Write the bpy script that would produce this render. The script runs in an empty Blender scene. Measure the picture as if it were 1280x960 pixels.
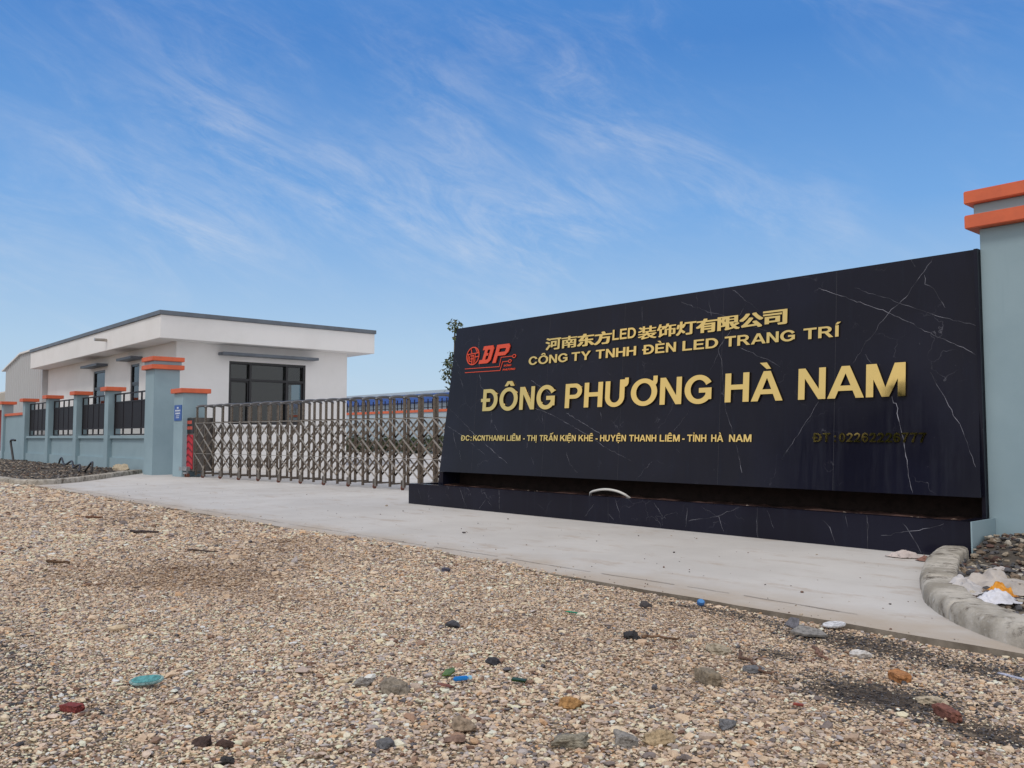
import bpy, bmesh, math, random, json
import numpy as np
from mathutils import Vector, Matrix, noise
S = bpy.context.scene
COL = S.collection
random.seed(7); rng = np.random.default_rng(7)

# ---------------------------------------------------------------- camera, sky, sun, exposure
TH = math.radians(41.5); PITCH = math.atan((547-480)/1080.0); EYE = 1.1
F0 = Vector((-math.cos(TH), math.sin(TH), 0)); RT = Vector((math.sin(TH), math.cos(TH), 0)); UZ = Vector((0, 0, 1))
FW = F0*math.cos(PITCH)+UZ*math.sin(PITCH); UPV = UZ*math.cos(PITCH)-F0*math.sin(PITCH)
cd = bpy.data.cameras.new('camera'); cam = bpy.data.objects.new('camera', cd); COL.objects.link(cam)
cd.sensor_width = 36; cd.lens = 36*1080/1280; cd.clip_start = .05; cd.clip_end = 3000
cam.matrix_world = Matrix(((RT.x, UPV.x, -FW.x, 0), (RT.y, UPV.y, -FW.y, 0), (RT.z, UPV.z, -FW.z, EYE), (0, 0, 0, 1)))
S.camera = cam

SUN_EL, SUN_AZ = math.radians(58), math.atan2(-.9, .25)       # direction towards the sun: high, from the street side
world = bpy.data.worlds.new("World"); S.world = world; world.use_nodes = True
wn = world.node_tree; wn.nodes.clear()
def N(nt, t, **k):
    n = nt.nodes.new(t)
    for a, b in k.items():
        if a.startswith('i_'):
            key = a[2:]; key = int(key) if key.isdigit() else key.replace('_', ' ')
            n.inputs[key].default_value = b
        else: setattr(n, a, b)
    return n
def lk(nt, a, b): nt.links.new(a, b)
def mth(nt, op, a, b=None, c=None, clamp=False):
    n = nt.nodes.new('ShaderNodeMath'); n.operation = op; n.use_clamp = clamp
    for i, v in enumerate((a, b, c)):
        if v is None: continue
        if isinstance(v, (int, float)): n.inputs[i].default_value = v
        else: nt.links.new(v, n.inputs[i])
    return n.outputs[0]
def vm(nt, op, a, b=None):
    n = nt.nodes.new('ShaderNodeVectorMath'); n.operation = op
    for i, v in enumerate((a, b)):
        if v is None: continue
        if isinstance(v, (tuple, list, Vector)): n.inputs[i].default_value = tuple(v)
        else: nt.links.new(v, n.inputs[i])
    return n
def maprange(nt, v, a, b, c=0., d=1., smooth=True):
    n = nt.nodes.new('ShaderNodeMapRange'); n.interpolation_type = 'SMOOTHSTEP' if smooth else 'LINEAR'
    nt.links.new(v, n.inputs[0])
    for i, x in enumerate((a, b, c, d)): n.inputs[1+i].default_value = x
    return n.outputs[0]
def mixc(nt, f, a, b, mode='MIX'):
    n = nt.nodes.new('ShaderNodeMix'); n.data_type = 'RGBA'; n.blend_type = mode; n.clamp_factor = True
    if isinstance(f, (int, float)): n.inputs[0].default_value = f
    else: nt.links.new(f, n.inputs[0])
    for i, v in ((6, a), (7, b)):
        if isinstance(v, (tuple, list)): n.inputs[i].default_value = (*v[:3], 1)
        else: nt.links.new(v, n.inputs[i])
    return n.outputs[2]

sky = N(wn, 'ShaderNodeTexSky', sky_type='NISHITA', sun_disc=False, sun_elevation=SUN_EL, sun_rotation=math.pi/2-SUN_AZ,
        altitude=0, air_density=1.0, dust_density=.6, ozone_density=2.2)
tc = N(wn, 'ShaderNodeTexCoord'); DIR = vm(wn, 'NORMALIZE', tc.outputs['Generated']).outputs[0]
sep = N(wn, 'ShaderNodeSeparateXYZ'); lk(wn, DIR, sep.inputs[0]); DZ = sep.outputs[2]
tint = N(wn, 'ShaderNodeValToRGB'); lk(wn, DZ, tint.inputs[0])
SKYRAMP = [(0, (.66, .81, .95)), (.10, (.51, .73, .97)), (.25, (.21, .475, .92)), (.42, (.085, .29, .75)), (1, (.09, .30, .78))]
els = tint.color_ramp.elements
while len(els) < len(SKYRAMP): els.new(.5)
for e, (p, c) in zip(els, SKYRAMP): e.position = p; e.color = (*c, 1)
blue = mixc(wn, .9, sky.outputs[0], vm(wn, 'SCALE', tint.outputs[0]).outputs[0])
wn.nodes[-1].name = 'bluemix'
_sc = [n for n in wn.nodes if n.type == 'VECT_MATH' and n.operation == 'SCALE'][0]; _sc.inputs['Scale'].default_value = 8.6
# cirrus: streaks lie along arcs between two directions of the sky
def pdir(x, y):
    d = FW+RT*((x-640)/1080)-UPV*((y-480)/1080); return d.normalized()
nz = N(wn, 'ShaderNodeTexNoise', i_Scale=9., i_Detail=8., i_Roughness=.66, i_Distortion=.35)
# planar projection so that wisps are drawn out with the wind
inv = mth(wn, 'DIVIDE', 1., mth(wn, 'MAXIMUM', DZ, .04))
pl = vm(wn, 'SCALE', DIR); lk(wn, inv, pl.inputs['Scale'])
wind = pdir(1500, 547); wa = math.atan2(wind.y, wind.x)
mp = N(wn, 'ShaderNodeMapping', vector_type='POINT'); lk(wn, pl.outputs[0], mp.inputs[0])
mp.inputs['Rotation'].default_value = (0, 0, -wa); mp.inputs['Scale'].default_value = (.34, .8, 0.0)
_a, _b = pdir(240, 150), pdir(590, 330); _n = _a.cross(_b).normalized(); _t = _n.cross(_a).normalized()
cmb = N(wn, 'ShaderNodeCombineXYZ')
for _i, (_v, _s) in enumerate(((_t, 3.6), (_n, 11.), (_a, 3.6))): lk(wn, mth(wn, 'MULTIPLY', vm(wn, 'DOT_PRODUCT', DIR, _v).outputs['Value'], _s), cmb.inputs[_i])
lk(wn, cmb.outputs[0], nz.inputs['Vector']); nz.inputs['Scale'].default_value = 1.5; nz.inputs['Distortion'].default_value = .9; nz.inputs['Detail'].default_value = 10
nzf = N(wn, 'ShaderNodeTexNoise', i_Scale=5.5, i_Detail=9., i_Roughness=.72, i_Distortion=.6); lk(wn, cmb.outputs[0], nzf.inputs['Vector'])
nzb = N(wn, 'ShaderNodeTexNoise', i_Scale=5., i_Detail=5., i_Roughness=.6); lk(wn, DIR, nzb.inputs['Vector'])
wob = vm(wn, 'SCALE', vm(wn, 'SUBTRACT', nzb.outputs['Color'], (.5, .5, .5)).outputs[0]); wob.inputs['Scale'].default_value = .16
DW = vm(wn, 'ADD', DIR, wob.outputs[0]).outputs[0]
STREAKS = [((240, 160), (590, 320), .040, 1.0), ((480, 130), (760, 330), .046, .5), ((630, 10), (900, 230), .042, .62), ((860, 230), (1080, 320), .038, .6),
           ((60, 200), (360, 330), .034, .72), ((130, 20), (380, 90), .03, .30), ((600, 250), (860, 300), .045, .42), ((450, 150), (640, 170), .05, .3),
           ((560, 0), (760, 180), .03, .3), ((560, 290), (740, 340), .03, .5), ((-60, 60), (330, 170), .05, .2), ((300, -20), (600, 140), .05, .25), ((180, 110), (330, 190), .05, .45), ((-20, 260), (200, 330), .04, .3)]
acc = None
for (a, b, wdt, amp) in STREAKS:
    da, db = pdir(*a), pdir(*b); n = da.cross(db).normalized(); t = n.cross(da).normalized()
    if t.dot(db) < 0: t = -t
    L = da.angle(db)
    dn = vm(wn, 'DOT_PRODUCT', DW, n).outputs['Value']; dt = vm(wn, 'DOT_PRODUCT', DW, t).outputs['Value']; dm = vm(wn, 'DOT_PRODUCT', DIR, (da+db).normalized()).outputs['Value']
    q = mth(wn, 'DIVIDE', dn, wdt*1.2); g = mth(wn, 'EXPONENT', mth(wn, 'MULTIPLY', mth(wn, 'MULTIPLY', q, q), -1.))
    e1 = maprange(wn, dt, -.07, L*.35); e2 = maprange(wn, dt, math.sin(L)*1.12, math.sin(L)*.72)
    m = mth(wn, 'MULTIPLY', mth(wn, 'MULTIPLY', g, e1), mth(wn, 'MULTIPLY', e2, maprange(wn, dm, .5, .8)))
    m = mth(wn, 'MULTIPLY', m, amp)
    acc = m if acc is None else mth(wn, 'ADD', acc, m)
wis = mth(wn, 'ADD', maprange(wn, nz.outputs['Fac'], .34, .76), mth(wn, 'MULTIPLY', maprange(wn, nzf.outputs['Fac'], .36, .74), .55))
cir = mth(wn, 'MULTIPLY', mth(wn, 'MULTIPLY', acc, wis), .215)
veil = mth(wn, 'MULTIPLY', maprange(wn, nz.outputs['Fac'], .42, .85), mth(wn, 'MULTIPLY', maprange(wn, nzb.outputs['Fac'], .35, .7), .20))
cir = mth(wn, 'MULTIPLY', mth(wn, 'ADD', cir, veil), maprange(wn, DZ, .02, .12))
# thin white overcast overhead and behind the photographer
fd = vm(wn, 'DOT_PRODUCT', DIR, tuple(F0)).outputs['Value']
ov = mth(wn, 'MAXIMUM', maprange(wn, DZ, .52, .85), maprange(wn, fd, .45, -.05))
ov = mth(wn, 'MULTIPLY', ov, mth(wn, 'ADD', .72, mth(wn, 'MULTIPLY', maprange(wn, nzb.outputs['Fac'], .3, .7), .28)))
cl = mth(wn, 'MAXIMUM', mth(wn, 'MINIMUM', cir, .8), ov)
skyc = mixc(wn, cl, blue, (8.7, 8.5, 8.38))
bg = N(wn, 'ShaderNodeBackground', i_Strength=.1); lk(wn, skyc, bg.inputs[0])
wo = N(wn, 'ShaderNodeOutputWorld'); lk(wn, bg.outputs[0], wo.inputs[0])

sd = bpy.data.lights.new('sun', 'SUN'); sd.energy = 1.3; sd.angle = math.radians(14); sd.color = (1, .95, .87)
so = bpy.data.objects.new('sun', sd); COL.objects.link(so)
sv = Vector((math.cos(SUN_AZ)*math.cos(SUN_EL), math.sin(SUN_AZ)*math.cos(SUN_EL), math.sin(SUN_EL)))
so.rotation_euler = sv.to_track_quat('Z', 'Y').to_euler(); so.location = sv*40
vs = S.view_settings; vs.view_transform = 'Standard'; vs.look = 'None'; vs.exposure = 0.0; vs.gamma = 1; vs.use_curve_mapping = False

# ---------------------------------------------------------------- materials
def mat(name, col, rough=.6, metal=0., spec=.5):
    m = bpy.data.materials.new(name); m.use_nodes = True; nt = m.node_tree; b = nt.nodes['Principled BSDF']
    b.inputs['Base Color'].default_value = (*col, 1); b.inputs['Roughness'].default_value = rough
    b.inputs['Metallic'].default_value = metal; b.inputs['Specular IOR Level'].default_value = spec
    return m, nt, b
def ocoord(nt, kind='Object'): return N(nt, 'ShaderNodeTexCoord').outputs[kind]
def wpos(nt): return N(nt, 'ShaderNodeNewGeometry').outputs['Position']
def nse(nt, vec, sc, det=4., ro=.55, scale=None):
    if scale:
        mpn = N(nt, 'ShaderNodeMapping'); lk(nt, vec, mpn.inputs[0]); mpn.inputs['Scale'].default_value = scale; vec = mpn.outputs[0]
    n = N(nt, 'ShaderNodeTexNoise', i_Scale=sc, i_Detail=det, i_Roughness=ro); lk(nt, vec, n.inputs['Vector']); return n.outputs['Fac']
def bump(nt, b, h, st=.3, dist=.01):
    n = N(nt, 'ShaderNodeBump', i_Strength=st, i_Distance=dist); lk(nt, h, n.inputs['Height']); lk(nt, n.outputs[0], b.inputs['Normal'])
def mottled(name, c1, c2, rough=.7, sc=1.2, streak=.0, spec=.3, grime=None, grain=.15):
    m, nt, b = mat(name, c1, rough, 0, spec); p = wpos(nt)
    f = maprange(nt, nse(nt, p, sc, 6., .62), .35, .68)
    if streak:
        f2 = maprange(nt, nse(nt, p, 1., 4., .6, (7, 7, .5)), .5, .8); f = mth(nt, 'MAXIMUM', f, mth(nt, 'MULTIPLY', f2, streak))
    c = mixc(nt, f, c1, c2)
    if grime:
        g = mth(nt, 'MULTIPLY', maprange(nt, nse(nt, p, 4.5, 8., .7), .58, .74), .7); c = mixc(nt, g, c, grime)
    lk(nt, c, b.inputs['Base Color']); bump(nt, b, nse(nt, p, 60., 4.), grain, .004)
    return m
TEAL = mottled('teal_paint', (.315, .425, .475), (.28, .385, .435), .62, 1.1, .8)
ORANGE = mottled('orange_paint', (.74, .165, .075), (.62, .14, .07), .6, 3., .4)
WHITE = mottled('white_plaster', (.87, .86, .855), (.81, .80, .79), .75, .6, .5)
GREYTRIM = mottled('grey_trim', (.16, .185, .22), (.13, .15, .18), .5, 2.)
SOFFIT = WHITE
DARKMETAL, _, _ = mat('dark_metal', (.014, .010, .013), .5, 0., .25)
FRAMEBLK, _, _ = mat('window_frame_paint', (.018, .018, .022), .35)
STEEL, nt, b = mat('stainless_steel', (.175, .142, .116), .24, 1.)
lk(nt, maprange(nt, nse(nt, wpos(nt), 14., 3.), .3, .7, .16, .36), b.inputs['Roughness'])
BRIGHTSTEEL, _, _ = mat('bright_steel', (.44, .40, .36), .3, 1.)
ARCHSTEEL, _, _ = mat('arch_steel', (.17, .165, .165), .3, 1.)
RUSTWHEEL, _, _ = mat('wheel_rubber', (.16, .055, .035), .6)
RED, _, _ = mat('red_sticker', (.48, .028, .045), .5)
REDLED, _, _ = mat('red_display_text', (.55, .10, .07), .5)
SIGNBLUE, _, _ = mat('blue_plaque', (.02, .09, .36), .4)
SIGNWHITE, _, _ = mat('white_print', (.72, .76, .80), .5)
LOGORED, _, _ = mat('logo_red', (.74, .075, .022), .4)
GOLD, nt, b = mat('polished_gold', (.78, .56, .205), .10, 1.)
lk(nt, maprange(nt, nse(nt, wpos(nt), 6., 3.), .3, .7, .04, .085), b.inputs['Roughness'])

def marble(name):
    m, nt, b = mat(name, (.011, .011, .019), .14, 0, .19); p = ocoord(nt)
    st = nse(nt, p, 1., 5., .6, (14, 14, .55)); big = nse(nt, p, .9, 4.)
    c = mixc(nt, maprange(nt, big, .4, .7), (.0090, .0091, .0180), (.0118, .0124, .0250))
    c = mixc(nt, mth(nt, 'MULTIPLY', maprange(nt, st, .52, .8), .55), c, (.015, .018, .031))
    wob = N(nt, 'ShaderNodeTexNoise', i_Scale=2.2, i_Detail=5.); lk(nt, p, wob.inputs['Vector'])
    pw = vm(nt, 'ADD', p, wob.outputs['Color']).outputs[0]
    vo = N(nt, 'ShaderNodeTexVoronoi', feature='DISTANCE_TO_EDGE', i_Scale=1.3); lk(nt, pw, vo.inputs['Vector'])
    vein = mth(nt, 'MULTIPLY', maprange(nt, vo.outputs['Distance'], .006, .0), maprange(nt, nse(nt, p, 1.7, 3.), .52, .68))
    spk = mth(nt, 'MULTIPLY', maprange(nt, nse(nt, p, 34., 2.), .74, .80), .5)
    c = mixc(nt, mth(nt, 'MULTIPLY', mth(nt, 'MAXIMUM', vein, spk), .5), c, (.16, .16, .19))
    lk(nt, c, b.inputs['Base Color']); lk(nt, maprange(nt, st, .35, .75, .10, .26), b.inputs['Roughness'])
    return m
MARBLE = marble('black_marble')
VEIN, nt, b = mat('marble_vein', (.34, .34, .38), .4)
lk(nt, mixc(nt, maprange(nt, nse(nt, ocoord(nt), 5., 4.), .35, .62), (.025, .026, .04), (.30, .30, .35)), b.inputs['Base Color'])

CONC, nt, b = mat('concrete_slab', (.47, .455, .44), .8, 0, .25); p = wpos(nt)
c = mixc(nt, maprange(nt, nse(nt, p, .45, 8., .65), .36, .66), (.49, .465, .44), (.575, .55, .525))
c = mixc(nt, mth(nt, 'MULTIPLY', maprange(nt, nse(nt, p, 1.6, 9., .72, (.8, 1.9, 1)), .52, .70), .75), c, (.40, .325, .265))
c = mixc(nt, mth(nt, 'MULTIPLY', maprange(nt, nse(nt, p, 9., 8., .75), .60, .72), .5), c, (.36, .32, .28))
c = mixc(nt, mth(nt, 'MULTIPLY', maprange(nt, nse(nt, p, .8, 6., .6, (.25, 1.4, 1)), .5, .75), .35), c, (.54, .52, .50))
sy = N(nt, 'ShaderNodeSeparateXYZ'); lk(nt, p, sy.inputs[0])                     # gravel dust trodden over the front edge, tyre tracks
dn = mth(nt, 'ADD', sy.outputs[1], mth(nt, 'MULTIPLY', mth(nt, 'SUBTRACT', nse(nt, p, 1.3, 7., .65), .5), 1.5))
c = mixc(nt, mth(nt, 'MULTIPLY', maprange(nt, dn, 5.75, 4.8), .75), c, (.40, .315, .23))
tw = mth(nt, 'ADD', sy.outputs[0], mth(nt, 'MULTIPLY', mth(nt, 'SUBTRACT', nse(nt, p, .5, 3.), .5), 1.2))
tt = mth(nt, 'ABSOLUTE', mth(nt, 'SUBTRACT', mth(nt, 'ABSOLUTE', mth(nt, 'ADD', tw, 16.5)), .85))
c = mixc(nt, mth(nt, 'MULTIPLY', mth(nt, 'MULTIPLY', maprange(nt, tt, .32, .05), maprange(nt, nse(nt, p, 5., 7., .7), .42, .66)), .42), c, (.34, .29, .245))
lk(nt, c, b.inputs['Base Color']); bump(nt, b, nse(nt, p, 40., 8., .7), .25, .006)

KERBM, nt, b = mat('kerb_concrete', (.34, .32, .28), .85, 0, .2); p = wpos(nt)
c = mixc(nt, maprange(nt, nse(nt, p, 3., 8., .7), .36, .64), (.30, .27, .225), (.52, .48, .42))
c = mixc(nt, maprange(nt, nse(nt, p, 5., 9., .75), .49, .64), c, (.115, .095, .075))
c = mixc(nt, mth(nt, 'MULTIPLY', maprange(nt, nse(nt, p, 16., 5., .7), .56, .7), .6), c, (.60, .57, .53))
lk(nt, c, b.inputs['Base Color']); bump(nt, b, nse(nt, p, 28., 8., .7), .6, .012)

GROUND, nt, b = mat('gravel_ground', (.3, .25, .19), .95, 0, .15); p = wpos(nt)
vo = N(nt, 'ShaderNodeTexVoronoi', i_Scale=46.); lk(nt, p, vo.inputs['Vector'])
rmp = N(nt, 'ShaderNodeValToRGB'); sp = N(nt, 'ShaderNodeSeparateXYZ'); lk(nt, vo.outputs['Color'], sp.inputs[0]); lk(nt, sp.outputs[0], rmp.inputs[0])
els = rmp.color_ramp.elements
els[0].color = (.09, .075, .065, 1); els[1].color = (.52, .44, .33, 1); els[1].position = .95
e = els.new(.30); e.color = (.22, .175, .13, 1); e = els.new(.6); e.color = (.38, .31, .225, 1)
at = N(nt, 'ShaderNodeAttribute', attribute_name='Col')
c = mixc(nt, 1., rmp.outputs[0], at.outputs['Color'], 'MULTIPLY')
lk(nt, c, b.inputs['Base Color']); bump(nt, b, mth(nt, 'SUBTRACT', 1., vo.outputs['Distance']), .7, .012)

STONE, nt, b = mat('stone', (.4, .33, .25), .85, 0, .25)
at = N(nt, 'ShaderNodeAttribute', attribute_name='Col'); p = wpos(nt)
c = mixc(nt, mth(nt, 'MULTIPLY', maprange(nt, nse(nt, p, 120., 5., .7), .42, .68), .45), at.outputs['Color'], mixc(nt, 1., at.outputs['Color'], (.55, .50, .45), 'MULTIPLY'))
lk(nt, c, b.inputs['Base Color']); bump(nt, b, nse(nt, p, 180., 4.), .3, .002)
def flat(name, c1, c2=None, rough=.75, sc=30., metal=0., spec=.3):
    m, nt, b = mat(name, c1, rough, metal, spec)
    if c2 is None: c2 = tuple(x*.6 for x in c1)
    p = ocoord(nt); lk(nt, mixc(nt, maprange(nt, nse(nt, p, sc, 6., .65), .38, .66), c1, c2), b.inputs['Base Color'])
    bump(nt, b, nse(nt, p, sc*3, 5.), .4, .003); return m
SOIL = flat('planter_soil', (.125, .065, .05), (.06, .03, .024), .95, 9.)
CLAD, nt, b = mat('corrugated_cladding', (.50, .505, .515), .5, 0., .4)
GLASS, nt, b = mat('window_glass', (.02, .025, .03), .03)
b.inputs['Specular IOR Level'].default_value = .6
tr = N(nt, 'ShaderNodeBsdfTransparent', i_Color=(.42, .46, .47, 1)); gl = N(nt, 'ShaderNodeBsdfGlossy', i_Roughness=.02)
fr = N(nt, 'ShaderNodeFresnel', i_IOR=1.55); mx = N(nt, 'ShaderNodeMixShader'); lk(nt, mth(nt, 'ADD', fr.outputs[0], .03), mx.inputs[0]); lk(nt, tr.outputs[0], mx.inputs[1]); lk(nt, gl.outputs[0], mx.inputs[2])
lk(nt, mx.outputs[0], nt.nodes['Material Output'].inputs[0])
INTER, _, _ = mat('interior_paint', (.16, .155, .15), .8)
BLUEROOF, _, _ = mat('blue_roof_sheet', (.035, .10, .36), .5)
FARWALL, _, _ = mat('far_wall_paint', (.42, .50, .56), .8)
LEAF, nt, b = mat('leaf', (.06, .09, .025), .55, 0, .4)
oi = N(nt, 'ShaderNodeAttribute', attribute_name='Col'); lk(nt, oi.outputs['Color'], b.inputs['Base Color'])
BARK = flat('bark', (.13, .10, .07), None, .9, 12.)

# ---------------------------------------------------------------- mesh helpers
class MB:
    def __init__(s): s.v = []; s.f = []; s.mi = []
    def add(s, vs, fs, mi=0):
        o = len(s.v); s.v += [tuple(v) for v in vs]; s.f += [tuple(i+o for i in f) for f in fs]; s.mi += [mi]*len(fs); return s
    def box(s, x0, x1, y0, y1, z0, z1, mi=0):
        return s.add([(x0, y0, z0), (x1, y0, z0), (x1, y1, z0), (x0, y1, z0), (x0, y0, z1), (x1, y0, z1), (x1, y1, z1), (x0, y1, z1)],
                     [(0, 3, 2, 1), (4, 5, 6, 7), (0, 1, 5, 4), (1, 2, 6, 5), (2, 3, 7, 6), (3, 0, 4, 7)], mi)
    def prism(s, poly, axis, a, b, mi=0):
        n = len(poly); mk = {'x': lambda p, t: (t, p[0], p[1]), 'y': lambda p, t: (p[0], t, p[1]), 'z': lambda p, t: (p[0], p[1], t)}[axis]
        return s.add([mk(p, a) for p in poly]+[mk(p, b) for p in poly], [tuple(range(n)), tuple(range(2*n-1, n-1, -1))]+[(i, i+n, (i+1) % n+n, (i+1) % n) for i in range(n)], mi)
    def bar(s, p, q, w, h, mi=0, up=(0, 0, 1)):
        p, q = Vector(p), Vector(q); d = (q-p).normalized(); u = Vector(up)
        if abs(d.dot(u)) > .99: u = Vector((0, 1, 0))
        a = d.cross(u).normalized()*w/2; b = a.cross(d).normalized()*h/2
        vs = [t+x*a+y*b for t in (p, q) for x, y in ((-1, -1), (1, -1), (1, 1), (-1, 1))]
        return s.add(vs, [(0, 1, 2, 3), (7, 6, 5, 4)]+[(i, i+4, (i+1) % 4+4, (i+1) % 4) for i in range(4)], mi)
    def tube(s, pts, r, n=8, mi=0, flatz=1.):
        pts = [Vector(p) for p in pts]; rs = r if isinstance(r, (list, tuple)) else [r]*len(pts); o = len(s.v)
        for i, p in enumerate(pts):
            d = (pts[min(i+1, len(pts)-1)]-pts[max(i-1, 0)]).normalized(); u = Vector((0, 0, 1)) if abs(d.z) < .9 else Vector((1, 0, 0))
            a = d.cross(u).normalized(); b = a.cross(d).normalized()
            for k in range(n):
                t = 2*math.pi*k/n; s.v.append(tuple(p+a*math.cos(t)*rs[i]+b*math.sin(t)*rs[i]*flatz))
        for i in range(len(pts)-1):
            for k in range(n): s.f.append((o+i*n+k, o+i*n+(k+1) % n, o+(i+1)*n+(k+1) % n, o+(i+1)*n+k)); s.mi.append(mi)
        s.f.append(tuple(o+k for k in range(n-1, -1, -1))); s.f.append(tuple(o+(len(pts)-1)*n+k for k in range(n))); s.mi += [mi, mi]; return s
    def cyl(s, c, r, h, axis='z', n=20, mi=0):
        c = Vector(c); d = {'x': Vector((1, 0, 0)), 'y': Vector((0, 1, 0)), 'z': Vector((0, 0, 1))}[axis]
        return s.tube([c-d*h/2, c+d*h/2], r, n, mi)
    def build(s, name, m, parent=None, bev=0., smooth=False):
        me = bpy.data.meshes.new(name); me.from_pydata(s.v, [], s.f)
        ms = m if isinstance(m, (list, tuple)) else [m]
        for x in ms: me.materials.append(x)
        me.polygons.foreach_set('material_index', s.mi)
        bm = bmesh.new(); bm.from_mesh(me); bmesh.ops.recalc_face_normals(bm, faces=bm.faces)
        if bev: bmesh.ops.bevel(bm, geom=[e for e in bm.edges if len(e.link_faces) == 2 and e.calc_face_angle(0) > .5], offset=bev, segments=2, affect='EDGES', clamp_overlap=True)
        bm.to_mesh(me); bm.free()
        if smooth: me.polygons.foreach_set('use_smooth', [True]*len(me.polygons))
        o = bpy.data.objects.new(name, me); COL.objects.link(o); o.parent = parent; return o
def tag(o, label=None, cat=None, group=None, kind=None):
    for k, v in (('label', label), ('category', cat), ('group', group), ('kind', kind)):
        if v: o[k] = v
    return o
def empty(name, label, cat, loc=(0, 0, 0), rz=0., group=None):
    o = bpy.data.objects.new(name, None); COL.objects.link(o); o.location = loc; o.rotation_euler = (0, 0, rz); o.empty_display_size = .2
    return tag(o, label, cat, group)
def npmesh(name, co, faces, m, col=None, parent=None, smooth=False):
    me = bpy.data.meshes.new(name); co = np.asarray(co, np.float32); faces = np.asarray(faces, np.int32); k = faces.shape[1]
    me.vertices.add(len(co)); me.vertices.foreach_set('co', co.ravel())
    me.loops.add(faces.size); me.loops.foreach_set('vertex_index', faces.ravel())
    me.polygons.add(len(faces)); me.polygons.foreach_set('loop_start', np.arange(0, faces.size, k, dtype=np.int32))
    if smooth: me.polygons.foreach_set('use_smooth', np.ones(len(faces), bool))
    me.update(calc_edges=True)
    if not smooth: me.polygons.foreach_set('use_smooth', np.zeros(len(faces), bool))
    if col is not None:
        at = me.attributes.new('Col', 'FLOAT_COLOR', 'POINT'); at.data.foreach_set('color', np.hstack([col, np.ones((len(col), 1))]).astype(np.float32).ravel())
    me.materials.append(m); o = bpy.data.objects.new(name, me); COL.objects.link(o); o.parent = parent; return o

# ---------------------------------------------------------------- ground, apron, kerbs
def vnoise(x, y, sc, seed=0):
    return np.array([noise.noise((a*sc+seed*7.3, b*sc-seed*3.1, seed*1.7)) for a, b in zip(np.ravel(x), np.ravel(y))]).reshape(np.shape(x))
def sst(v, a, b):
    t = np.clip((v-a)/(b-a), 0, 1); return t*t*(3-2*t)
def edge_y(x): return 4.93-.16*sst(-x, 7, 12)
def dark_mask(x, y):
    m = np.zeros_like(x)
    for cx, cy, rx, ry, a in ((-1.80, 3.72, .36, .24, 1.), (-1.31, 3.55, .22, .14, .85), (-2.35, 4.62, .5, .22, .75), (-1.75, 4.55, .35, .2, .6), (-3.3, 4.75, .6, .1, .5), (-2.5, 4.05, .12, .1, .7), (-5.2, .9, 1.6, .35, .25)):
        m = np.maximum(m, a*np.exp(-(((x-cx)/rx)**2+((y-cy)/ry)**2)**1.6))
    return m
def ground_base(x, y):
    near_edge = sst(y, 3.2, 4.8)
    z = -.022*near_edge*sst(x, -5.2, -2.6)+.020*near_edge*sst(-x, 4.5, 7)
    rut = -.035*np.exp(-((y-1.9-.05*x)/.45)**2)*sst(-x, 4, 9)
    inside = sst(y, 4.97, 5.12)*sst(x, -29.5, -28)*(1-sst(x, -.6, .4))
    inside = np.maximum(inside, sst(y, 9.32, 9.5)*(x > -165)*(x < 62)*(y < 118))
    return z+rut-.16*inside
def dirt_mask(x, y): return sst(vnoise(x, y, .42, 31)+.35*vnoise(x, y, 1.7, 33), .18, .55)*.7*sst(-x, 2.6, 3.6)
xs = np.unique(np.concatenate([-np.geomspace(30, 900, 24), np.linspace(-30, -14, 70), np.linspace(-14, 3, 190), np.geomspace(3, 300, 22)]))
ys = np.unique(np.concatenate([-np.geomspace(1.2, 300, 18), np.linspace(-1.2, 5.4, 78), np.geomspace(5.4, 900, 26)]))
gx, gy = np.meshgrid(xs, ys)
gz = ground_base(gx, gy)+.02*vnoise(gx, gy, .5)+.012*vnoise(gx, gy, 2.2, 3)-.012
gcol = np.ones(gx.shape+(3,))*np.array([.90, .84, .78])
dm = dark_mask(gx, gy)[..., None]; gcol = gcol*(1-dm)+np.array([.22, .21, .23])*dm
gcol = gcol*(1-.22*(1-sst(np.hypot(gx, gy), 19, 27)))[..., None]          # shade in the gaps between chips, put into the near ground's colour
dt_ = dirt_mask(gx, gy)[..., None]; gcol = gcol*(1-dt_)+np.array([.86, .62, .46])*dt_
nvar = vnoise(gx, gy, .35, 5)[..., None]; gcol = gcol*(1+.14*nvar)
nx, ny = len(xs), len(ys)
I = np.arange(nx*ny).reshape(ny, nx)
gf = np.stack([I[:-1, :-1], I[:-1, 1:], I[1:, 1:], I[1:, :-1]], -1).reshape(-1, 4)
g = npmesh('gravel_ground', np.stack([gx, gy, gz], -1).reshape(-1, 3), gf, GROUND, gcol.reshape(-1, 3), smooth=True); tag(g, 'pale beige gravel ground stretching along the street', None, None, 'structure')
def gz_at(x, y): return ground_base(x, y)+.02*vnoise(x, y, .5)+.012*vnoise(x, y, 2.2, 3)-.012

apron_poly = [(-27.9, 9.3), (-26.2, 8.1), (-24.7, 7.15), (-23.1, 6.0), (-22.7, 5.2), (-22.3, 4.84)]
xx = np.linspace(-22, -.4, 60)
apron_poly += [(float(x), float(edge_y(x))+random.uniform(-.012, .012)) for x in xx]+[(-.4, 9.3)]
mb = MB().prism(apron_poly, 'z', -.14, 0.)
mb.mi = [0, 0]+[1]*(len(mb.f)-2)
EDGE = mottled('slab_edge_dirt', (.15, .125, .10), (.27, .235, .195), .9, 6.)
apron = mb.build('concrete_apron', [CONC, EDGE]); tag(apron, 'pale concrete apron in front of the gate and the sign', None, None, 'structure')
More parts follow.
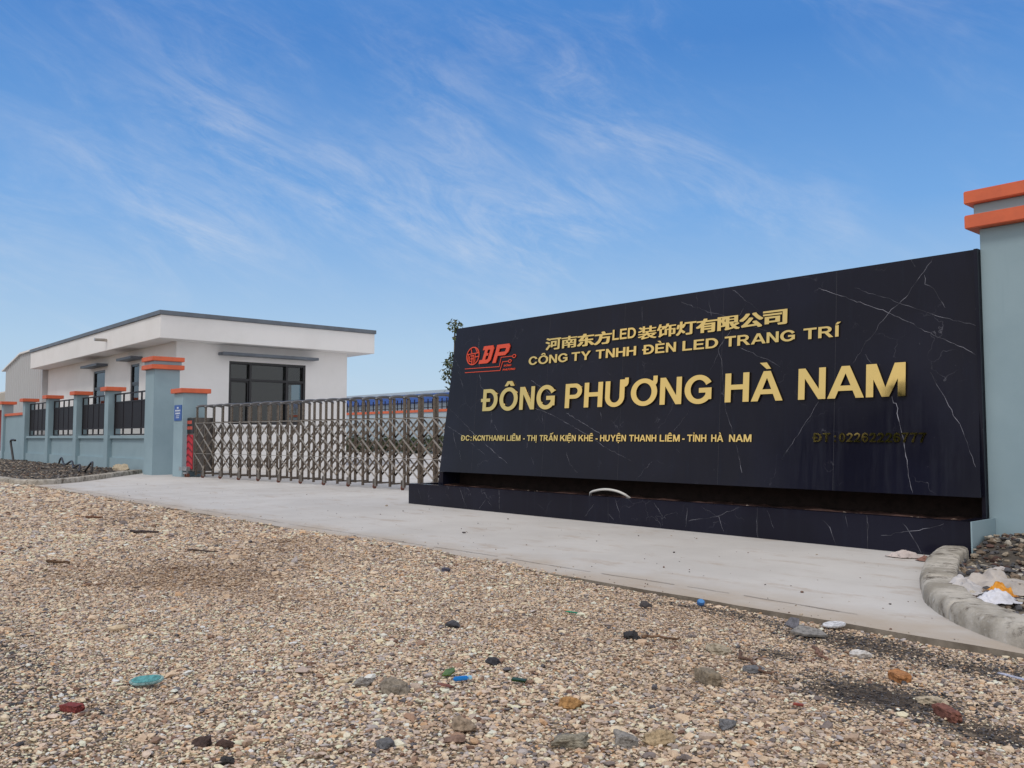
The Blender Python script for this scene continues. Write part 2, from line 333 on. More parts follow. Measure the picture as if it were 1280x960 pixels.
# joint line scored in the slab, a thin dark sheet
JOINT, _, _ = mat('joint_filler', (.20, .17, .15), .95)
pts = [(-21.5+i*.12, 5.24+.012*math.sin(i*.31)+random.uniform(-.006, .006)) for i in range(158)]
mb = MB()
for a, b in zip(pts[:-1], pts[1:]):
    if random.random() < .10: continue
    w = random.uniform(.003, .006); mb.add([(a[0], a[1]-w, .004), (b[0], b[1]-w, .004), (b[0], b[1]+w, .004), (a[0], a[1]+w, .004)], [(0, 1, 2, 3)])
tag(mb.build('slab_joint', JOINT), 'thin dark joint line scored along the concrete', None, None, 'structure')
mb = MB().box(-160, 60, 9.31, 120, -.14, 0.); tag(mb.build('concrete_yard', CONC), 'pale concrete yard inside the gate', None, None, 'structure')

def kerb(name, path, width, top, label, cat, seglen=1.0):
    P = [Vector((x, y, 0)) for x, y in path]
    # resample
    pts = [P[0]]
    for a, b in zip(P[:-1], P[1:]):
        n = max(1, int((b-a).length/.02)); pts += [a.lerp(b, (i+1)/n) for i in range(n)]
    for _ in range(110): pts = [pts[0]]+[(pts[i-1]+pts[i]*2+pts[i+1])/4 for i in range(1, len(pts)-1)]+[pts[-1]]
    prof = [(-.5, -.12), (-.5, .45), (-.46, .75), (-.36, .95), (-.2, 1.0), (.3, 1.0), (.46, .93), (.5, .7), (.5, -.12)]
    co = []; n = len(prof); run = 0
    for i, p in enumerate(pts):
        if i: run += (pts[i]-pts[i-1]).length
        d = (pts[min(i+1, len(pts)-1)]-pts[max(i-1, 0)]).normalized(); nrm = Vector((-d.y, d.x, 0))
        dip = .016 if i and (run % seglen) < .022 else 0
        for u, v in prof:
            q = p+nrm*(u*width); z = v*top; k = noise.noise((q.x*2.2, q.y*2.2, z*4))*.008+noise.noise((q.x*17, q.y*17, z*20))*.005-dip
            co.append((q.x+nrm.x*k*(1 if u > 0 else -1), q.y+nrm.y*k*(1 if u > 0 else -1), z+(k if v > .5 else 0)))
    fs = [(i*n+k, i*n+k+1, (i+1)*n+k+1, (i+1)*n+k) for i in range(len(pts)-1) for k in range(n-1)]
    mb = MB().add(co, fs); mb.f += [tuple(range(n)), tuple(range((len(pts)-1)*n+n-1, (len(pts)-1)*n-1, -1))]; mb.mi += [0, 0]
    o = mb.build(name, KERBM, smooth=True); return tag(o, label, cat)
kerb('kerb', [(-3.30, 8.33), (-3.16, 7.75), (-2.80, 6.75), (-2.46, 6.02), (-2.22, 5.66), (-1.95, 5.38), (-1.70, 5.18), (-1.35, 5.0), (-.8, 4.85), (.6, 4.75)], .25, .115,
     'stained curved concrete kerb bending away from the black plinth beside the rubbish', 'kerb')
kerb('kerb', [(-27.7, 9.10), (-26.2, 8.05), (-24.7, 7.10), (-23.2, 6.05), (-22.65, 5.45), (-22.55, 5.05), (-23.1, 4.85), (-24.7, 4.80), (-31, 4.75)], .26, .12,
     'weathered low kerb curving out from the tall pillar by the fence', 'kerb', 1.0)

# outlines of the letters and of the marble's veins (millimetres of a 1 m letter; metres along the stone face)
GLYPHS = r'''{"A":[[1000,0,612,998,390,1000,0,0,220,0,304,230,696,230,780,0],[640,390,360,390,498,768,502,768]],"C":[[768,96,816,146,858,204,892,268,904,302,724,338,716,344,710,358,706,358,694,322,654,254,608,206,580,186,544,168,498,156,442,156,396,168,342,198,294,244,272,274,246,322,228,370,214,432,210,470,214,568,236,654,276,732,294,756,332,794,370,820,396,832,442,844,498,844,544,832,580,814,608,794,654,746,680,706,700,664,706,642,710,642,716,656,724,662,902,704,892,732,858,796,802,870,768,904,720,942,640,986,558,1012,500,1020,440,1020,382,1012,300,986,232,950,172,904,138,870,98,820,48,732,24,668,12,622,0,534,0,466,8,398,20,346,38,292,82,204,138,130,172,96,220,58,300,14,350,-4,404,-16,500,-20,590,-4,640,14,688,38]],"D":[[694,120,732,158,764,198,788,234,816,288,848,384,860,468,858,556,848,616,836,660,796,752,752,818,694,880,624,932,562,964,480,990,410,1000,0,1000,0,0,410,0,460,6,512,18,580,44,624,68],[536,236,504,212,462,190,400,172,200,170,200,830,382,830,420,824,452,814,494,794,536,764,576,722,610,670,630,624,646,562,650,528,646,438,634,388,610,330,576,278]],"Đ":[[694,120,732,158,764,198,788,234,816,288,848,384,860,468,858,556,848,616,836,660,796,752,752,818,694,880,624,932,562,964,480,990,410,1000,0,1000,0,570,-110,570,-110,420,0,420,0,0,410,0,460,6,512,18,580,44,624,68],[536,236,504,212,462,190,400,172,200,170,200,420,420,420,420,570,200,570,200,830,382,830,420,824,452,814,494,794,536,764,576,722,610,670,630,624,646,562,650,528,646,438,634,388,610,330,576,278]],"E":[[750,0,750,170,200,170,200,430,680,430,680,596,200,596,200,830,730,830,730,1000,0,1000,0,0]],"G":[[930,140,930,550,500,550,500,380,730,380,730,320,706,278,674,238,646,212,612,188,564,166,520,156,460,156,416,166,368,188,320,224,292,254,256,308,230,368,214,436,210,530,216,576,230,632,244,668,274,722,306,762,344,796,400,828,448,842,520,844,564,834,612,812,646,788,674,762,706,722,736,668,740,652,746,650,918,752,882,814,814,892,738,950,652,992,558,1016,460,1020,410,1014,358,1002,294,978,218,934,140,866,78,784,52,736,32,688,6,588,0,534,0,466,6,412,18,356,52,264,98,186,166,108,242,50,328,8,422,-16,520,-20,570,-14,622,-2,686,22,738,50,786,84,810,108,814,108,842,140]],"H":[[800,0,800,1000,600,1000,600,600,200,600,200,1000,0,1000,0,0,200,0,200,430,600,430,600,0]],"I":[[200,0,200,1000,0,1000,0,0]],"K":[[930,0,532,636,898,1000,630,1000,202,562,200,1000,0,1000,0,0,200,0,200,310,386,494,390,494,396,484,670,0]],"L":[[710,0,710,170,200,170,200,1000,0,1000,0,0]],"M":[[1000,0,1000,1000,730,1000,502,284,498,284,494,296,270,1000,0,1000,0,0,190,0,190,534,410,0,592,2,810,534,810,0]],"N":[[790,0,790,1000,600,1000,600,324,202,998,0,1000,0,0,190,0,190,676,588,2]],"P":[[200,0,200,380,466,380,508,386,556,400,600,420,652,456,702,510,728,552,742,584,758,648,760,714,752,764,730,824,696,878,652,924,600,960,556,980,508,994,466,1000,0,1000,0,0],[514,580,472,552,428,540,200,540,200,840,428,840,472,828,502,810,520,794,542,764,554,736,560,708,560,672,552,638,542,616]],"R":[[900,0,598,432,598,438,636,454,670,476,724,526,756,572,782,636,790,682,790,728,784,766,756,838,724,884,688,920,636,956,588,978,520,996,488,1000,0,1000,0,0,200,0,200,410,374,410,650,0],[530,600,496,580,460,570,200,570,200,840,460,840,496,830,522,816,558,780,574,748,580,722,580,688,570,652,552,622]],"T":[[500,0,500,830,800,830,800,1000,0,1000,0,830,300,830,300,0]],"U":[[662,76,714,130,750,184,776,240,796,316,800,352,800,1000,600,1000,600,358,596,328,578,272,542,216,522,196,488,172,456,158,418,150,358,154,328,164,296,182,278,196,244,234,222,272,210,304,200,358,200,1000,0,1000,0,352,10,286,24,240,50,184,74,146,96,118,138,76,190,38,260,4,306,-10,352,-18,428,-20,516,-4,596,30]],"Y":[[560,0,560,402,920,1000,680,1000,462,582,458,582,448,600,240,1000,0,1000,360,402,360,0]],"Ư":[[662,76,704,118,742,170,768,220,788,278,800,352,800,750,846,760,878,778,906,804,932,844,942,870,950,910,950,1100,800,1100,800,1040,600,1040,600,358,596,328,578,272,542,216,522,196,488,172,456,158,418,150,358,154,328,164,296,182,278,196,244,234,222,272,210,304,200,358,200,1000,0,1000,0,352,10,286,24,240,50,184,74,146,96,118,138,76,190,38,260,4,306,-10,352,-18,428,-20,516,-4,596,30]],"Ơ":[[858,118,912,178,952,238,986,310,1004,366,1014,414,1020,468,1020,532,1012,598,986,690,952,760,968,774,990,804,1004,832,1016,872,1020,898,1020,1100,860,1100,860,920,810,920,778,944,714,978,640,1004,564,1018,478,1020,396,1008,306,978,242,944,182,900,142,862,96,806,68,762,44,714,14,626,0,532,2,444,20,352,38,300,68,238,124,158,182,100,266,42,306,22,366,0,426,-14,478,-20,542,-20,594,-14,684,10,778,56],[692,220,638,182,592,162,532,150,470,152,412,168,356,198,300,248,260,304,236,354,214,436,210,528,218,586,242,660,278,724,328,780,382,818,428,838,488,850,550,848,592,838,638,818,692,780,730,740,760,696,784,646,804,576,810,528,808,450,796,390,784,354,760,304,730,260]],"Ô":[[770,1080,620,1300,400,1300,250,1082,420,1080,502,1182,512,1188,600,1080],[858,118,924,194,952,238,976,286,1006,374,1020,468,1018,556,1000,648,982,700,952,762,896,842,838,900,754,958,714,978,654,1000,594,1014,542,1020,456,1018,366,1000,306,978,266,958,182,900,142,862,96,806,68,762,44,714,14,626,0,532,2,444,20,352,38,300,68,238,124,158,182,100,266,42,306,22,366,0,426,-14,478,-20,542,-20,594,-14,684,10,778,56],[692,220,638,182,592,162,532,150,470,152,412,168,356,198,300,248,260,304,236,354,214,436,210,528,218,586,242,660,278,724,328,780,382,818,428,838,488,850,550,848,592,838,638,818,692,780,730,740,760,696,784,646,804,576,810,528,808,450,796,390,784,354,760,304,730,260]],"À":[[620,1070,480,1290,260,1290,300,1248,304,1248,310,1238,314,1238,320,1228,324,1228,330,1218,334,1218,340,1208,344,1208,350,1198,354,1198,360,1188,364,1188,370,1178,374,1178,380,1168,384,1168,390,1158,394,1158,400,1148,404,1148,410,1138,414,1138,420,1128,424,1128,430,1118,434,1118,440,1108,444,1108,450,1098,454,1098,460,1088,464,1088,470,1078,474,1078,478,1070],[1000,0,612,998,390,1000,0,0,220,0,304,230,696,230,780,0],[640,390,360,390,498,768,502,768]],"È":[[500,1070,360,1290,140,1290,156,1272,160,1272,160,1268,164,1268,166,1262,170,1262,170,1258,174,1258,176,1252,180,1252,180,1248,184,1248,186,1242,190,1242,190,1238,194,1238,196,1232,200,1232,200,1228,204,1228,206,1222,210,1222,210,1218,214,1218,216,1212,220,1212,220,1208,224,1208,226,1202,230,1202,230,1198,234,1198,236,1192,240,1192,240,1188,244,1188,250,1178,254,1178,260,1168,264,1168,270,1158,274,1158,280,1148,284,1148,290,1138,294,1138,300,1128,304,1128,310,1118,314,1118,320,1108,324,1108,330,1098,334,1098,340,1088,344,1088,350,1078,354,1078,358,1070],[750,0,750,170,200,170,200,430,680,430,680,596,200,596,200,830,730,830,730,1000,0,1000,0,0]],"Ê":[[640,1080,490,1300,270,1300,120,1082,290,1080,372,1182,382,1188,470,1080],[750,0,750,170,200,170,200,430,680,430,680,596,200,596,200,830,730,830,730,1000,0,1000,0,0]],"Ấ":[[820,1200,1020,1420,798,1418,680,1200],[760,1080,610,1300,390,1300,240,1082,410,1080,492,1182,502,1188,590,1080],[1000,0,612,998,390,1000,0,0,220,0,304,230,696,230,780,0],[640,390,360,390,498,768,502,768]],"Ệ":[[640,1080,490,1300,270,1300,120,1082,290,1080,372,1182,382,1188,470,1080],[750,0,750,170,200,170,200,430,680,430,680,596,200,596,200,830,730,830,730,1000,0,1000,0,0],[442,-260,468,-230,480,-194,476,-148,460,-118,430,-92,394,-80,348,-84,318,-100,292,-130,280,-166,284,-212,300,-242,330,-268,366,-280,412,-276]],"Ị":[[200,0,200,1000,0,1000,0,0],[162,-260,188,-230,200,-194,196,-148,180,-118,150,-92,114,-80,68,-84,38,-100,12,-130,0,-166,4,-212,20,-242,50,-268,86,-280,132,-276]],"Ỉ":[[140,1060,140,1126,174,1142,200,1170,210,1198,210,1222,204,1242,188,1266,174,1278,136,1296,84,1300,52,1292,26,1278,4,1256,-8,1230,-10,1210,56,1210,60,1228,74,1240,86,1244,114,1244,132,1236,144,1220,144,1200,140,1192,126,1180,100,1176,100,1150,60,1150,60,1060],[200,0,200,1000,0,1000,0,0]],"Í":[[140,1070,340,1290,118,1288,0,1070],[200,0,200,1000,0,1000,0,0]],"0":[[492,54,538,102,582,168,616,242,638,312,652,382,660,460,658,568,644,662,616,758,582,832,538,898,492,946,444,980,392,1002,350,1010,284,1006,250,996,216,980,168,946,132,910,104,874,78,832,52,778,20,680,2,568,0,460,16,338,44,242,58,208,96,138,132,90,168,54,216,20,250,4,284,-6,350,-10,392,-2,420,8,454,26],[370,164,340,150,312,152,290,164,254,208,232,256,218,300,204,368,196,440,198,584,208,656,222,714,240,764,266,810,290,836,320,850,348,848,370,836,394,810,420,764,450,666,464,560,464,440,446,316,420,236,394,190]],"2":[[640,0,640,170,280,170,400,298,620,618,616,622,444,658,628,660,628,744,616,796,600,836,574,880,532,928,488,962,422,994,364,1008,296,1010,238,1000,184,980,140,954,108,928,58,868,40,836,24,796,12,744,10,700,200,700,208,756,222,786,240,810,280,838,300,844,340,844,360,838,384,824,418,786,432,756,438,732,440,682,436,660,440,658,314,442,310,442,304,432,300,432,294,422,290,422,284,412,280,412,274,402,270,402,264,392,260,392,254,382,250,382,244,372,240,372,240,368,236,368,234,362,230,362,230,358,226,358,224,352,220,352,220,348,216,348,214,342,210,342,210,338,206,338,204,332,200,332,200,328,196,328,194,322,190,322,190,318,186,318,184,312,180,312,180,308,176,308,174,302,170,302,170,298,166,298,164,292,160,292,160,288,156,288,154,282,150,282,150,278,146,278,144,272,140,272,140,268,136,268,134,262,130,262,130,258,126,258,124,252,120,252,120,248,116,248,114,242,110,242,110,238,106,238,104,232,100,232,100,228,96,228,94,222,90,222,90,218,86,218,84,212,80,212,80,208,76,208,74,202,50,182,44,170,0,170,0,0]],"6":[[546,68,584,108,614,152,640,208,656,270,660,304,656,390,640,452,614,508,584,552,546,592,500,626,446,652,414,662,364,670,298,668,252,658,230,648,224,648,224,652,248,736,268,780,290,814,318,842,338,854,358,860,382,860,402,854,422,842,450,814,472,780,492,736,498,712,500,720,640,720,640,814,602,878,570,918,530,956,480,990,444,1006,398,1018,338,1020,302,1014,252,996,220,978,178,946,150,918,96,844,54,756,26,660,10,540,10,460,22,370,20,304,32,234,48,188,72,142,106,96,134,68,194,26,288,-10,364,-10,428,2,486,26],[416,182,396,166,364,152,326,150,300,158,300,178,290,186,268,220,234,306,218,380,218,396,228,424,238,444,264,478,284,494,316,508,364,508,404,488,418,476,442,444,462,396,470,352,466,280,442,216]],"7":[[340,0,480,602,624,826,628,830,660,830,660,1000,0,1000,0,830,440,830,220,352,140,4,140,0]],":":[[200,520,200,720,0,720,0,520],[200,0,200,200,0,200,0,0]],"-":[[380,270,380,450,0,450,0,270]],"河":[[836,92,856,112,866,153,866,776,930,776,930,878,318,878,318,857,308,857,209,918,149,918,114,878,114,832,274,735,328,735,348,770,373,776,751,770,751,194,741,184,552,184,552,138,577,77,776,77],[687,321,692,684,373,689,368,260,473,260,478,321],[284,495,313,536,308,597,169,673,100,668,75,633,75,587,199,520,224,495],[582,423,478,423,478,587,582,587],[204,87,358,362,358,418,318,454,259,449,194,316,100,173,104,122,149,87]],"南":[[860,105,876,130,876,665,565,665,560,740,922,740,922,820,565,820,560,910,440,910,435,820,78,820,78,740,435,740,435,665,124,665,130,85,244,90,244,255,440,255,440,105,554,105,554,255,756,255,756,165,611,160,632,85,767,85],[440,330,244,325,244,590,347,590,311,580,311,550,358,470,264,470,264,400,440,400],[523,470,466,470,461,520,415,590,580,590],[756,330,554,330,554,400,741,400,741,470,648,470,689,545,689,580,658,590,756,590]],"东":[[937,141,937,202,753,404,653,404,616,384,616,439,884,439,884,540,616,540,616,672,463,672,463,540,358,540,458,702,921,702,921,803,516,803,537,848,532,899,479,919,379,919,326,803,68,798,68,702,268,702,184,571,137,535,137,480,158,429,463,439,463,187,332,182,332,131,353,76,537,76,568,81,605,106,616,136,616,333,695,258,800,116,889,116],[205,106,263,162,363,303,379,338,374,394,232,404,158,278,63,187,63,141,116,106]],"方":[[763,100,804,155,825,235,851,565,469,565,479,665,938,665,943,760,624,765,624,805,562,920,459,920,418,900,418,850,459,765,77,765,77,665,325,660,299,470,247,335,139,210,62,170,62,120,108,75,196,75,273,125,345,195,397,275,443,395,454,460,691,465,686,335,670,250,644,195,629,185,448,190,448,140,469,90,485,85,716,85]],"装":[[899,95,930,135,930,165,794,205,734,245,869,315,869,345,829,375,925,375,925,445,578,445,543,515,894,515,894,590,704,595,704,710,910,715,910,790,704,790,704,910,593,910,593,790,392,790,387,910,281,910,281,790,196,860,141,860,106,830,106,800,206,715,261,715,281,735,281,690,75,600,85,545,95,530,161,530,281,590,281,480,392,480,392,715,593,710,588,590,407,590,407,515,467,515,432,505,432,470,447,445,85,440,85,375,367,375,246,310,75,265,75,240,111,200,181,200,271,230,261,175,226,155,226,125,246,85,307,85,593,155,598,215,668,160,739,125,829,95],[764,360,658,300,598,375,764,375],[583,225,382,195,382,280,492,345]],"饰":[[889,221,909,251,909,583,727,583,727,719,929,719,929,799,596,799,621,864,621,899,510,910,460,759,424,779,268,774,288,899,182,910,146,734,101,613,76,578,76,548,116,518,177,518,197,558,197,221,162,161,162,136,192,101,253,101,288,141,424,241,429,206,540,206,540,508,611,508,616,85,727,90,727,216,848,211],[429,281,414,317,354,317,308,281,308,573,389,563,414,623,439,603,495,603,561,719,611,719,611,583,429,583],[288,598,212,598,237,673,253,704,328,704],[798,291,727,291,727,508,798,508]],"灯":[[744,91,774,131,774,747,930,747,930,848,427,848,427,753,367,753,342,672,342,919,231,919,221,455,171,288,126,212,75,162,75,116,116,76,176,76,251,167,296,278,377,187,437,192,467,227,467,283,332,419,337,520,397,515,427,576,472,682,472,737,447,747,658,747,658,192,492,187,492,131,513,76,643,76],[186,470,216,596,221,737,126,742,85,485,121,470]],"有":[[810,90,841,141,841,643,426,643,426,653,456,709,944,709,944,809,503,809,518,854,518,910,482,920,369,920,333,809,77,809,77,709,282,709,195,573,138,513,62,457,62,407,97,367,190,367,251,417,251,80,395,75,395,251,692,251,687,181,544,181,544,136,564,80,769,80],[692,497,400,492,395,548,692,548],[692,347,395,347,395,397,692,402]],"限":[[901,94,942,146,942,172,848,224,785,286,780,307,901,380,921,401,921,432,885,469,796,469,717,406,691,464,691,484,869,484,869,901,63,901,63,89,209,89,209,302,340,302,382,328,387,208,356,161,356,130,382,89,476,89,696,156,696,177,806,94],[215,703,209,823,251,823],[723,729,539,729,534,823,723,823],[387,562,335,635,382,760],[723,562,534,562,534,656,723,656],[251,385,209,380,209,589,241,547,267,474,267,411],[649,234,534,219,534,479,545,479,592,328]],"公":[[893,479,944,531,944,577,868,644,787,742,726,830,685,918,594,918,543,897,538,845,553,814,711,582,807,479],[203,479,289,572,365,680,447,840,447,892,401,907,294,907,274,845,188,701,61,572,61,521,112,479],[909,108,909,155,883,201,701,454,609,454,558,428,558,376,640,273,365,258,462,392,574,582,574,634,513,660,421,660,371,552,264,381,198,294,132,237,132,186,152,129,711,170,761,77,853,77]],"司":[[921,102,938,134,938,914,73,914,67,807,775,807,775,198,601,193,601,139,624,80,860,80],[747,642,753,743,73,743,73,642],[685,246,685,583,135,583,135,171,292,171,298,246],[517,342,298,342,292,476,522,481]]}'''
VEINS = '''[[[2.2,-4.935,2.782,-4.655,2.654,-4.236,2.46,-4.11,2.4,-3.953,2.305,-3.758,2.18,-3.57,2.083,-3.469,2.027,-3.35,1.959,-3.242,1.905],[1.8,-4.51,2.725,-4.18,2.579,-4.021,2.498,-3.738,2.371,-3.571,2.298,-3.429,2.251,-3.252,2.191],[2,-3.679,2.939,-3.831,2.726,-3.956,2.553,-4.132,2.406,-4.396,2.081],[1.6,-4.336,2.16,-4.521,1.898],[1.8,-4.907,1.497,-5.13,1.157,-5.348,0.857],[2.2,-4.38,1.992,-4.309,1.885],[4,-4.089,1.526,-4.073,1.46,-4.044,1.454,-4.004,1.239,-3.975,1.13,-3.941,0.915,-3.902,0.675,-3.885,0.597,-3.863,0.524],[2.4,-3.695,1.752,-3.638,1.629,-3.594,1.552,-3.522,1.415,-3.417,1.232,-3.336,1.0,-3.228,0.819],[2,-6.076,2.905,-5.859,2.734,-5.724,2.627],[2,-5.873,2.709,-5.987,2.552,-6.116,2.355,-6.254,2.182,-6.196,2.046,-6.17,1.783,-6.12,1.444,-6.043,1.263,-5.894,0.834,-5.86,0.685],[1.5,-6.252,2.129,-6.362,1.925],[1.6,-6.863,2.854,-6.393,2.662,-6.234,2.618,-5.572,2.344],[1.8,-5.943,2.184,-5.618,2.032,-5.392,1.913],[2.4,-3.902,2.951,-3.859,2.861],[2.4,-3.767,2.764,-3.758,2.669,-3.672,2.611,-3.617,2.5,-3.562,2.401],[1.8,-3.701,1.755,-3.635,1.656],[3,-11.671,1.604,-11.379,1.447,-10.952,1.175,-10.518,0.945,-10.293,0.821,-10.044,0.7],[2,-11.635,1.293,-11.279,1.155,-10.933,0.992,-10.598,0.816],[2,-9.631,1.967,-9.302,1.81,-9.176,1.74],[2.6,-9.497,1.544,-9.083,1.414,-8.687,1.264,-8.309,1.094,-7.995,0.941],[1.6,-8.014,0.958,-7.561,0.784],[3,-8.841,1.455,-8.493,1.306,-8.147,1.146],[2.6,-10.894,2.143,-10.832,1.925,-10.755,1.881,-10.701,1.818],[2,-10.971,2.753,-10.948,2.57,-10.898,2.244],[1.2,-6.616,2.948,-6.59,2.725],[1.6,-6.416,2.814,-6.375,2.607],[1.2,-6.587,2.67,-6.633,2.593],[2,-9.339,1.447,-9.313,1.307],[2,-8.169,1.458,-8.119,1.25],[1.4,-10.432,1.311,-10.329,1.192],[1.8,-11.467,2.228,-11.341,2.01,-11.304,1.925],[1.8,-11.486,1.198,-11.371,0.928],[1.6,-9.633,1.037,-9.637,0.925],[1.6,-8.789,0.887,-8.709,0.728,-8.544,0.606],[1.4,-11.272,0.892,-11.222,0.708],[1.4,-7.219,0.791,-7.47,0.55],[1.4,-9.518,0.81,-9.459,0.695],[2,-5.934,0.977,-5.859,0.687],[1.6,-5.257,0.983,-5.34,0.842],[1.6,-11.586,2.442,-11.44,2.289,-11.329,1.982],[1.5,-6.615,1.483,-6.882,1.192],[1.6,-6.837,0.963,-6.768,0.897],[1.4,-7.507,2.901,-7.482,2.565]],[[3,-4.611,0.256,-4.522,0.179,-4.486,0.07,-4.467,0.017],[3,-4.126,0.345,-4.125,0.183,-4.13,-0.007],[2,-5.253,0.315,-5.211,0.214,-5.173,0.128],[2.4,-5.39,0.292,-5.372,0.008],[2.4,-3.787,0.288,-3.724,0.215,-3.649,0.091,-3.613,0.017],[2,-3.993,0.145,-3.62,0.223,-3.392,0.304],[2,-6.103,0.294,-5.877,0.198,-5.806,0.033],[1.6,-5.601,0.324,-5.915,0.196,-6.302,0.121],[1.6,-6.319,0.281,-6.343,0.038],[1.6,-4.356,0.316,-4.33,0.194],[2,-10.668,0.327,-10.498,0.024],[2.6,-9.727,0.334,-9.716,0.054],[1.6,-9.985,0.155,-9.881,0.078],[2,-7.826,0.228,-7.99,0.056],[2,-7.452,0.35,-7.378,0.155],[2,-7.57,0.128,-7.474,0.049],[1.6,-11.782,0.26,-11.685,0.081],[1.4,-10.012,0.187,-10.197,0.008],[2.4,-6.812,0.3,-6.693,0.158,-6.684,0.037]]]'''

# ---------------------------------------------------------------- company sign
sign = empty('company_sign', 'long black marble sign wall with raised gold lettering and a red emblem', 'sign', (-7.5, 8.79, 0))
SX, SY = -7.5, 8.79                                    # children are placed relative to the sign's base point
LEAN = .083; ZB = .53
def spt(x, z, out=0.): return (x-SX, (z-ZB)*LEAN-out, z)   # point on the leaning face
XR = -3.262
mb = MB(); zt = 2.95
f = [spt(-11.785, ZB), spt(XR+.03, ZB), spt(XR, zt), spt(-11.575, zt)]
bk = [(-11.785-SX, .52, ZB), (XR+.03-SX, .52, ZB), (XR-SX, .52, zt), (-11.575-SX, .52, zt)]
mb.add(f+bk, [(0, 1, 2, 3), (7, 6, 5, 4), (0, 4, 5, 1), (1, 5, 6, 2), (2, 6, 7, 3), (3, 7, 4, 0)])
VD, BV = json.loads(VEINS)
def ribbon(mb, pts, w, place, mi, seed):
    r = random.Random(seed); P = [pts[0]]
    for a, b in zip(pts[:-1], pts[1:]):
        n = max(1, int(math.hypot(b[0]-a[0], b[1]-a[1])/.045))
        for i in range(n):
            t = (i+1)/n; j = .011 if i < n-1 else .003
            P.append((a[0]+(b[0]-a[0])*t+r.gauss(0, j*.5), a[1]+(b[1]-a[1])*t+r.gauss(0, j*.5)))
    L, R = [], []
    for i, p in enumerate(P):
        a, b = P[max(i-1, 0)], P[min(i+1, len(P)-1)]; d = math.hypot(b[0]-a[0], b[1]-a[1]) or 1; nx_, nz_ = -(b[1]-a[1])/d, (b[0]-a[0])/d
        ww = w*(.35+.9*r.random())*(.4 if i in (0, len(P)-1) else 1)
        L.append((p[0]+nx_*ww, p[1]+nz_*ww)); R.append((p[0]-nx_*ww, p[1]-nz_*ww))
    n = len(P); mb.add([place(*q) for q in L]+[place(*q) for q in R], [(n+i, n+i+1, i+1, i) for i in range(n-1)], mi)
for k, v in enumerate(VD):
    pts = [(max(-11.75, min(XR-.01, v[i])), max(ZB+.01, min(zt-.01, v[i+1]))) for i in range(1, len(v), 2)]
    ribbon(mb, pts, v[0]*.0008, lambda x, z: spt(x, z, .0015), 1, k)
SEAM = mat('slab_seam', (.045, .045, .055), .7)[0]
for xj in (-10.93, -9.28, -7.80, -6.2, -4.72):            # butt joints between the slabs
    mb.add([spt(xj-.0016, ZB+.004, .001), spt(xj+.0016, ZB+.004, .001), spt(xj+.0016, zt-.004, .001), spt(xj-.0016, zt-.004, .001)], [(0, 1, 2, 3)], 2)
mb.build('panel', [MARBLE, VEIN, SEAM], sign)
def rl(mb, x0, x1, y0, y1, z0, z1, mi=0): return mb.box(x0-SX, x1-SX, y0-SY, y1-SY, z0, z1, mi)
# plinth: a marble trough with soil in it
mb = MB(); rl(mb, -12.05, -3.165, 8.35, 8.47, -.1, .335); rl(mb, -12.05, -11.93, 8.473, 9.3, -.1, .335)
for k, v in enumerate(BV):
    pts = [(v[i], min(.32, max(.01, v[i+1]))) for i in range(1, len(v), 2)]
    ribbon(mb, pts, v[0]*.0008, lambda x, z: (x-SX, 8.3485-SY, z), 1, 100+k)
for xj in (-10.55, -9.72, -7.57, -5.37, -4.13):       # slab joints
    mb.add([(xj-.0015-SX, 8.3482-SY, .0), (xj+.0015-SX, 8.3482-SY, .0), (xj+.0015-SX, 8.3482-SY, .335), (xj-.0015-SX, 8.3482-SY, .335)], [(0, 1, 2, 3)], 2)
mb.build('plinth', [MARBLE, VEIN, SEAM], sign)
mb = MB(); rl(mb, -3.163, -3.150, 8.352, 8.917, -.1, .337); mb.build('plinth_end', TEAL, sign)
mb = MB(); rl(mb, -3.30, -3.166, 8.473, 8.90, -.1, .334); mb.build('plinth_cap', MARBLE, sign)
xs_ = np.linspace(-11.92, -3.31, 150); ys_ = np.linspace(8.475, 9.17, 14); a, b_ = np.meshgrid(xs_, ys_)
h_ = .285+.03*vnoise(a, b_, 3., 2)+.02*vnoise(a, b_, 11., 4)+.02*(b_-8.5)
I = np.arange(a.size).reshape(a.shape)
npmesh('planter_soil', np.stack([a-SX, b_-SY, h_], -1).reshape(-1, 3), np.stack([I[:-1, :-1], I[:-1, 1:], I[1:, 1:], I[1:, :-1]], -1).reshape(-1, 4), SOIL, None, sign, True)
mb = MB(); rl(mb, -11.75, XR, 9.16, 9.30, .0, .528); mb.build('support_wall', flat('dark_backing', (.028, .018, .015), None, .95, 9.), sign)
mb = MB(); mb.prism([(-11.86-SX, .2), (-11.70-SX, .2), (-11.70-SX, .527), (-11.79-SX, .527)], 'y', 8.80-SY, 9.158-SY); mb.build('side_support', MARBLE, sign)
mb = MB(); rl(mb, -3.246, -3.212, 8.86, 9.25, .336, 2.93); mb.build('edge_strip', MARBLE, sign)

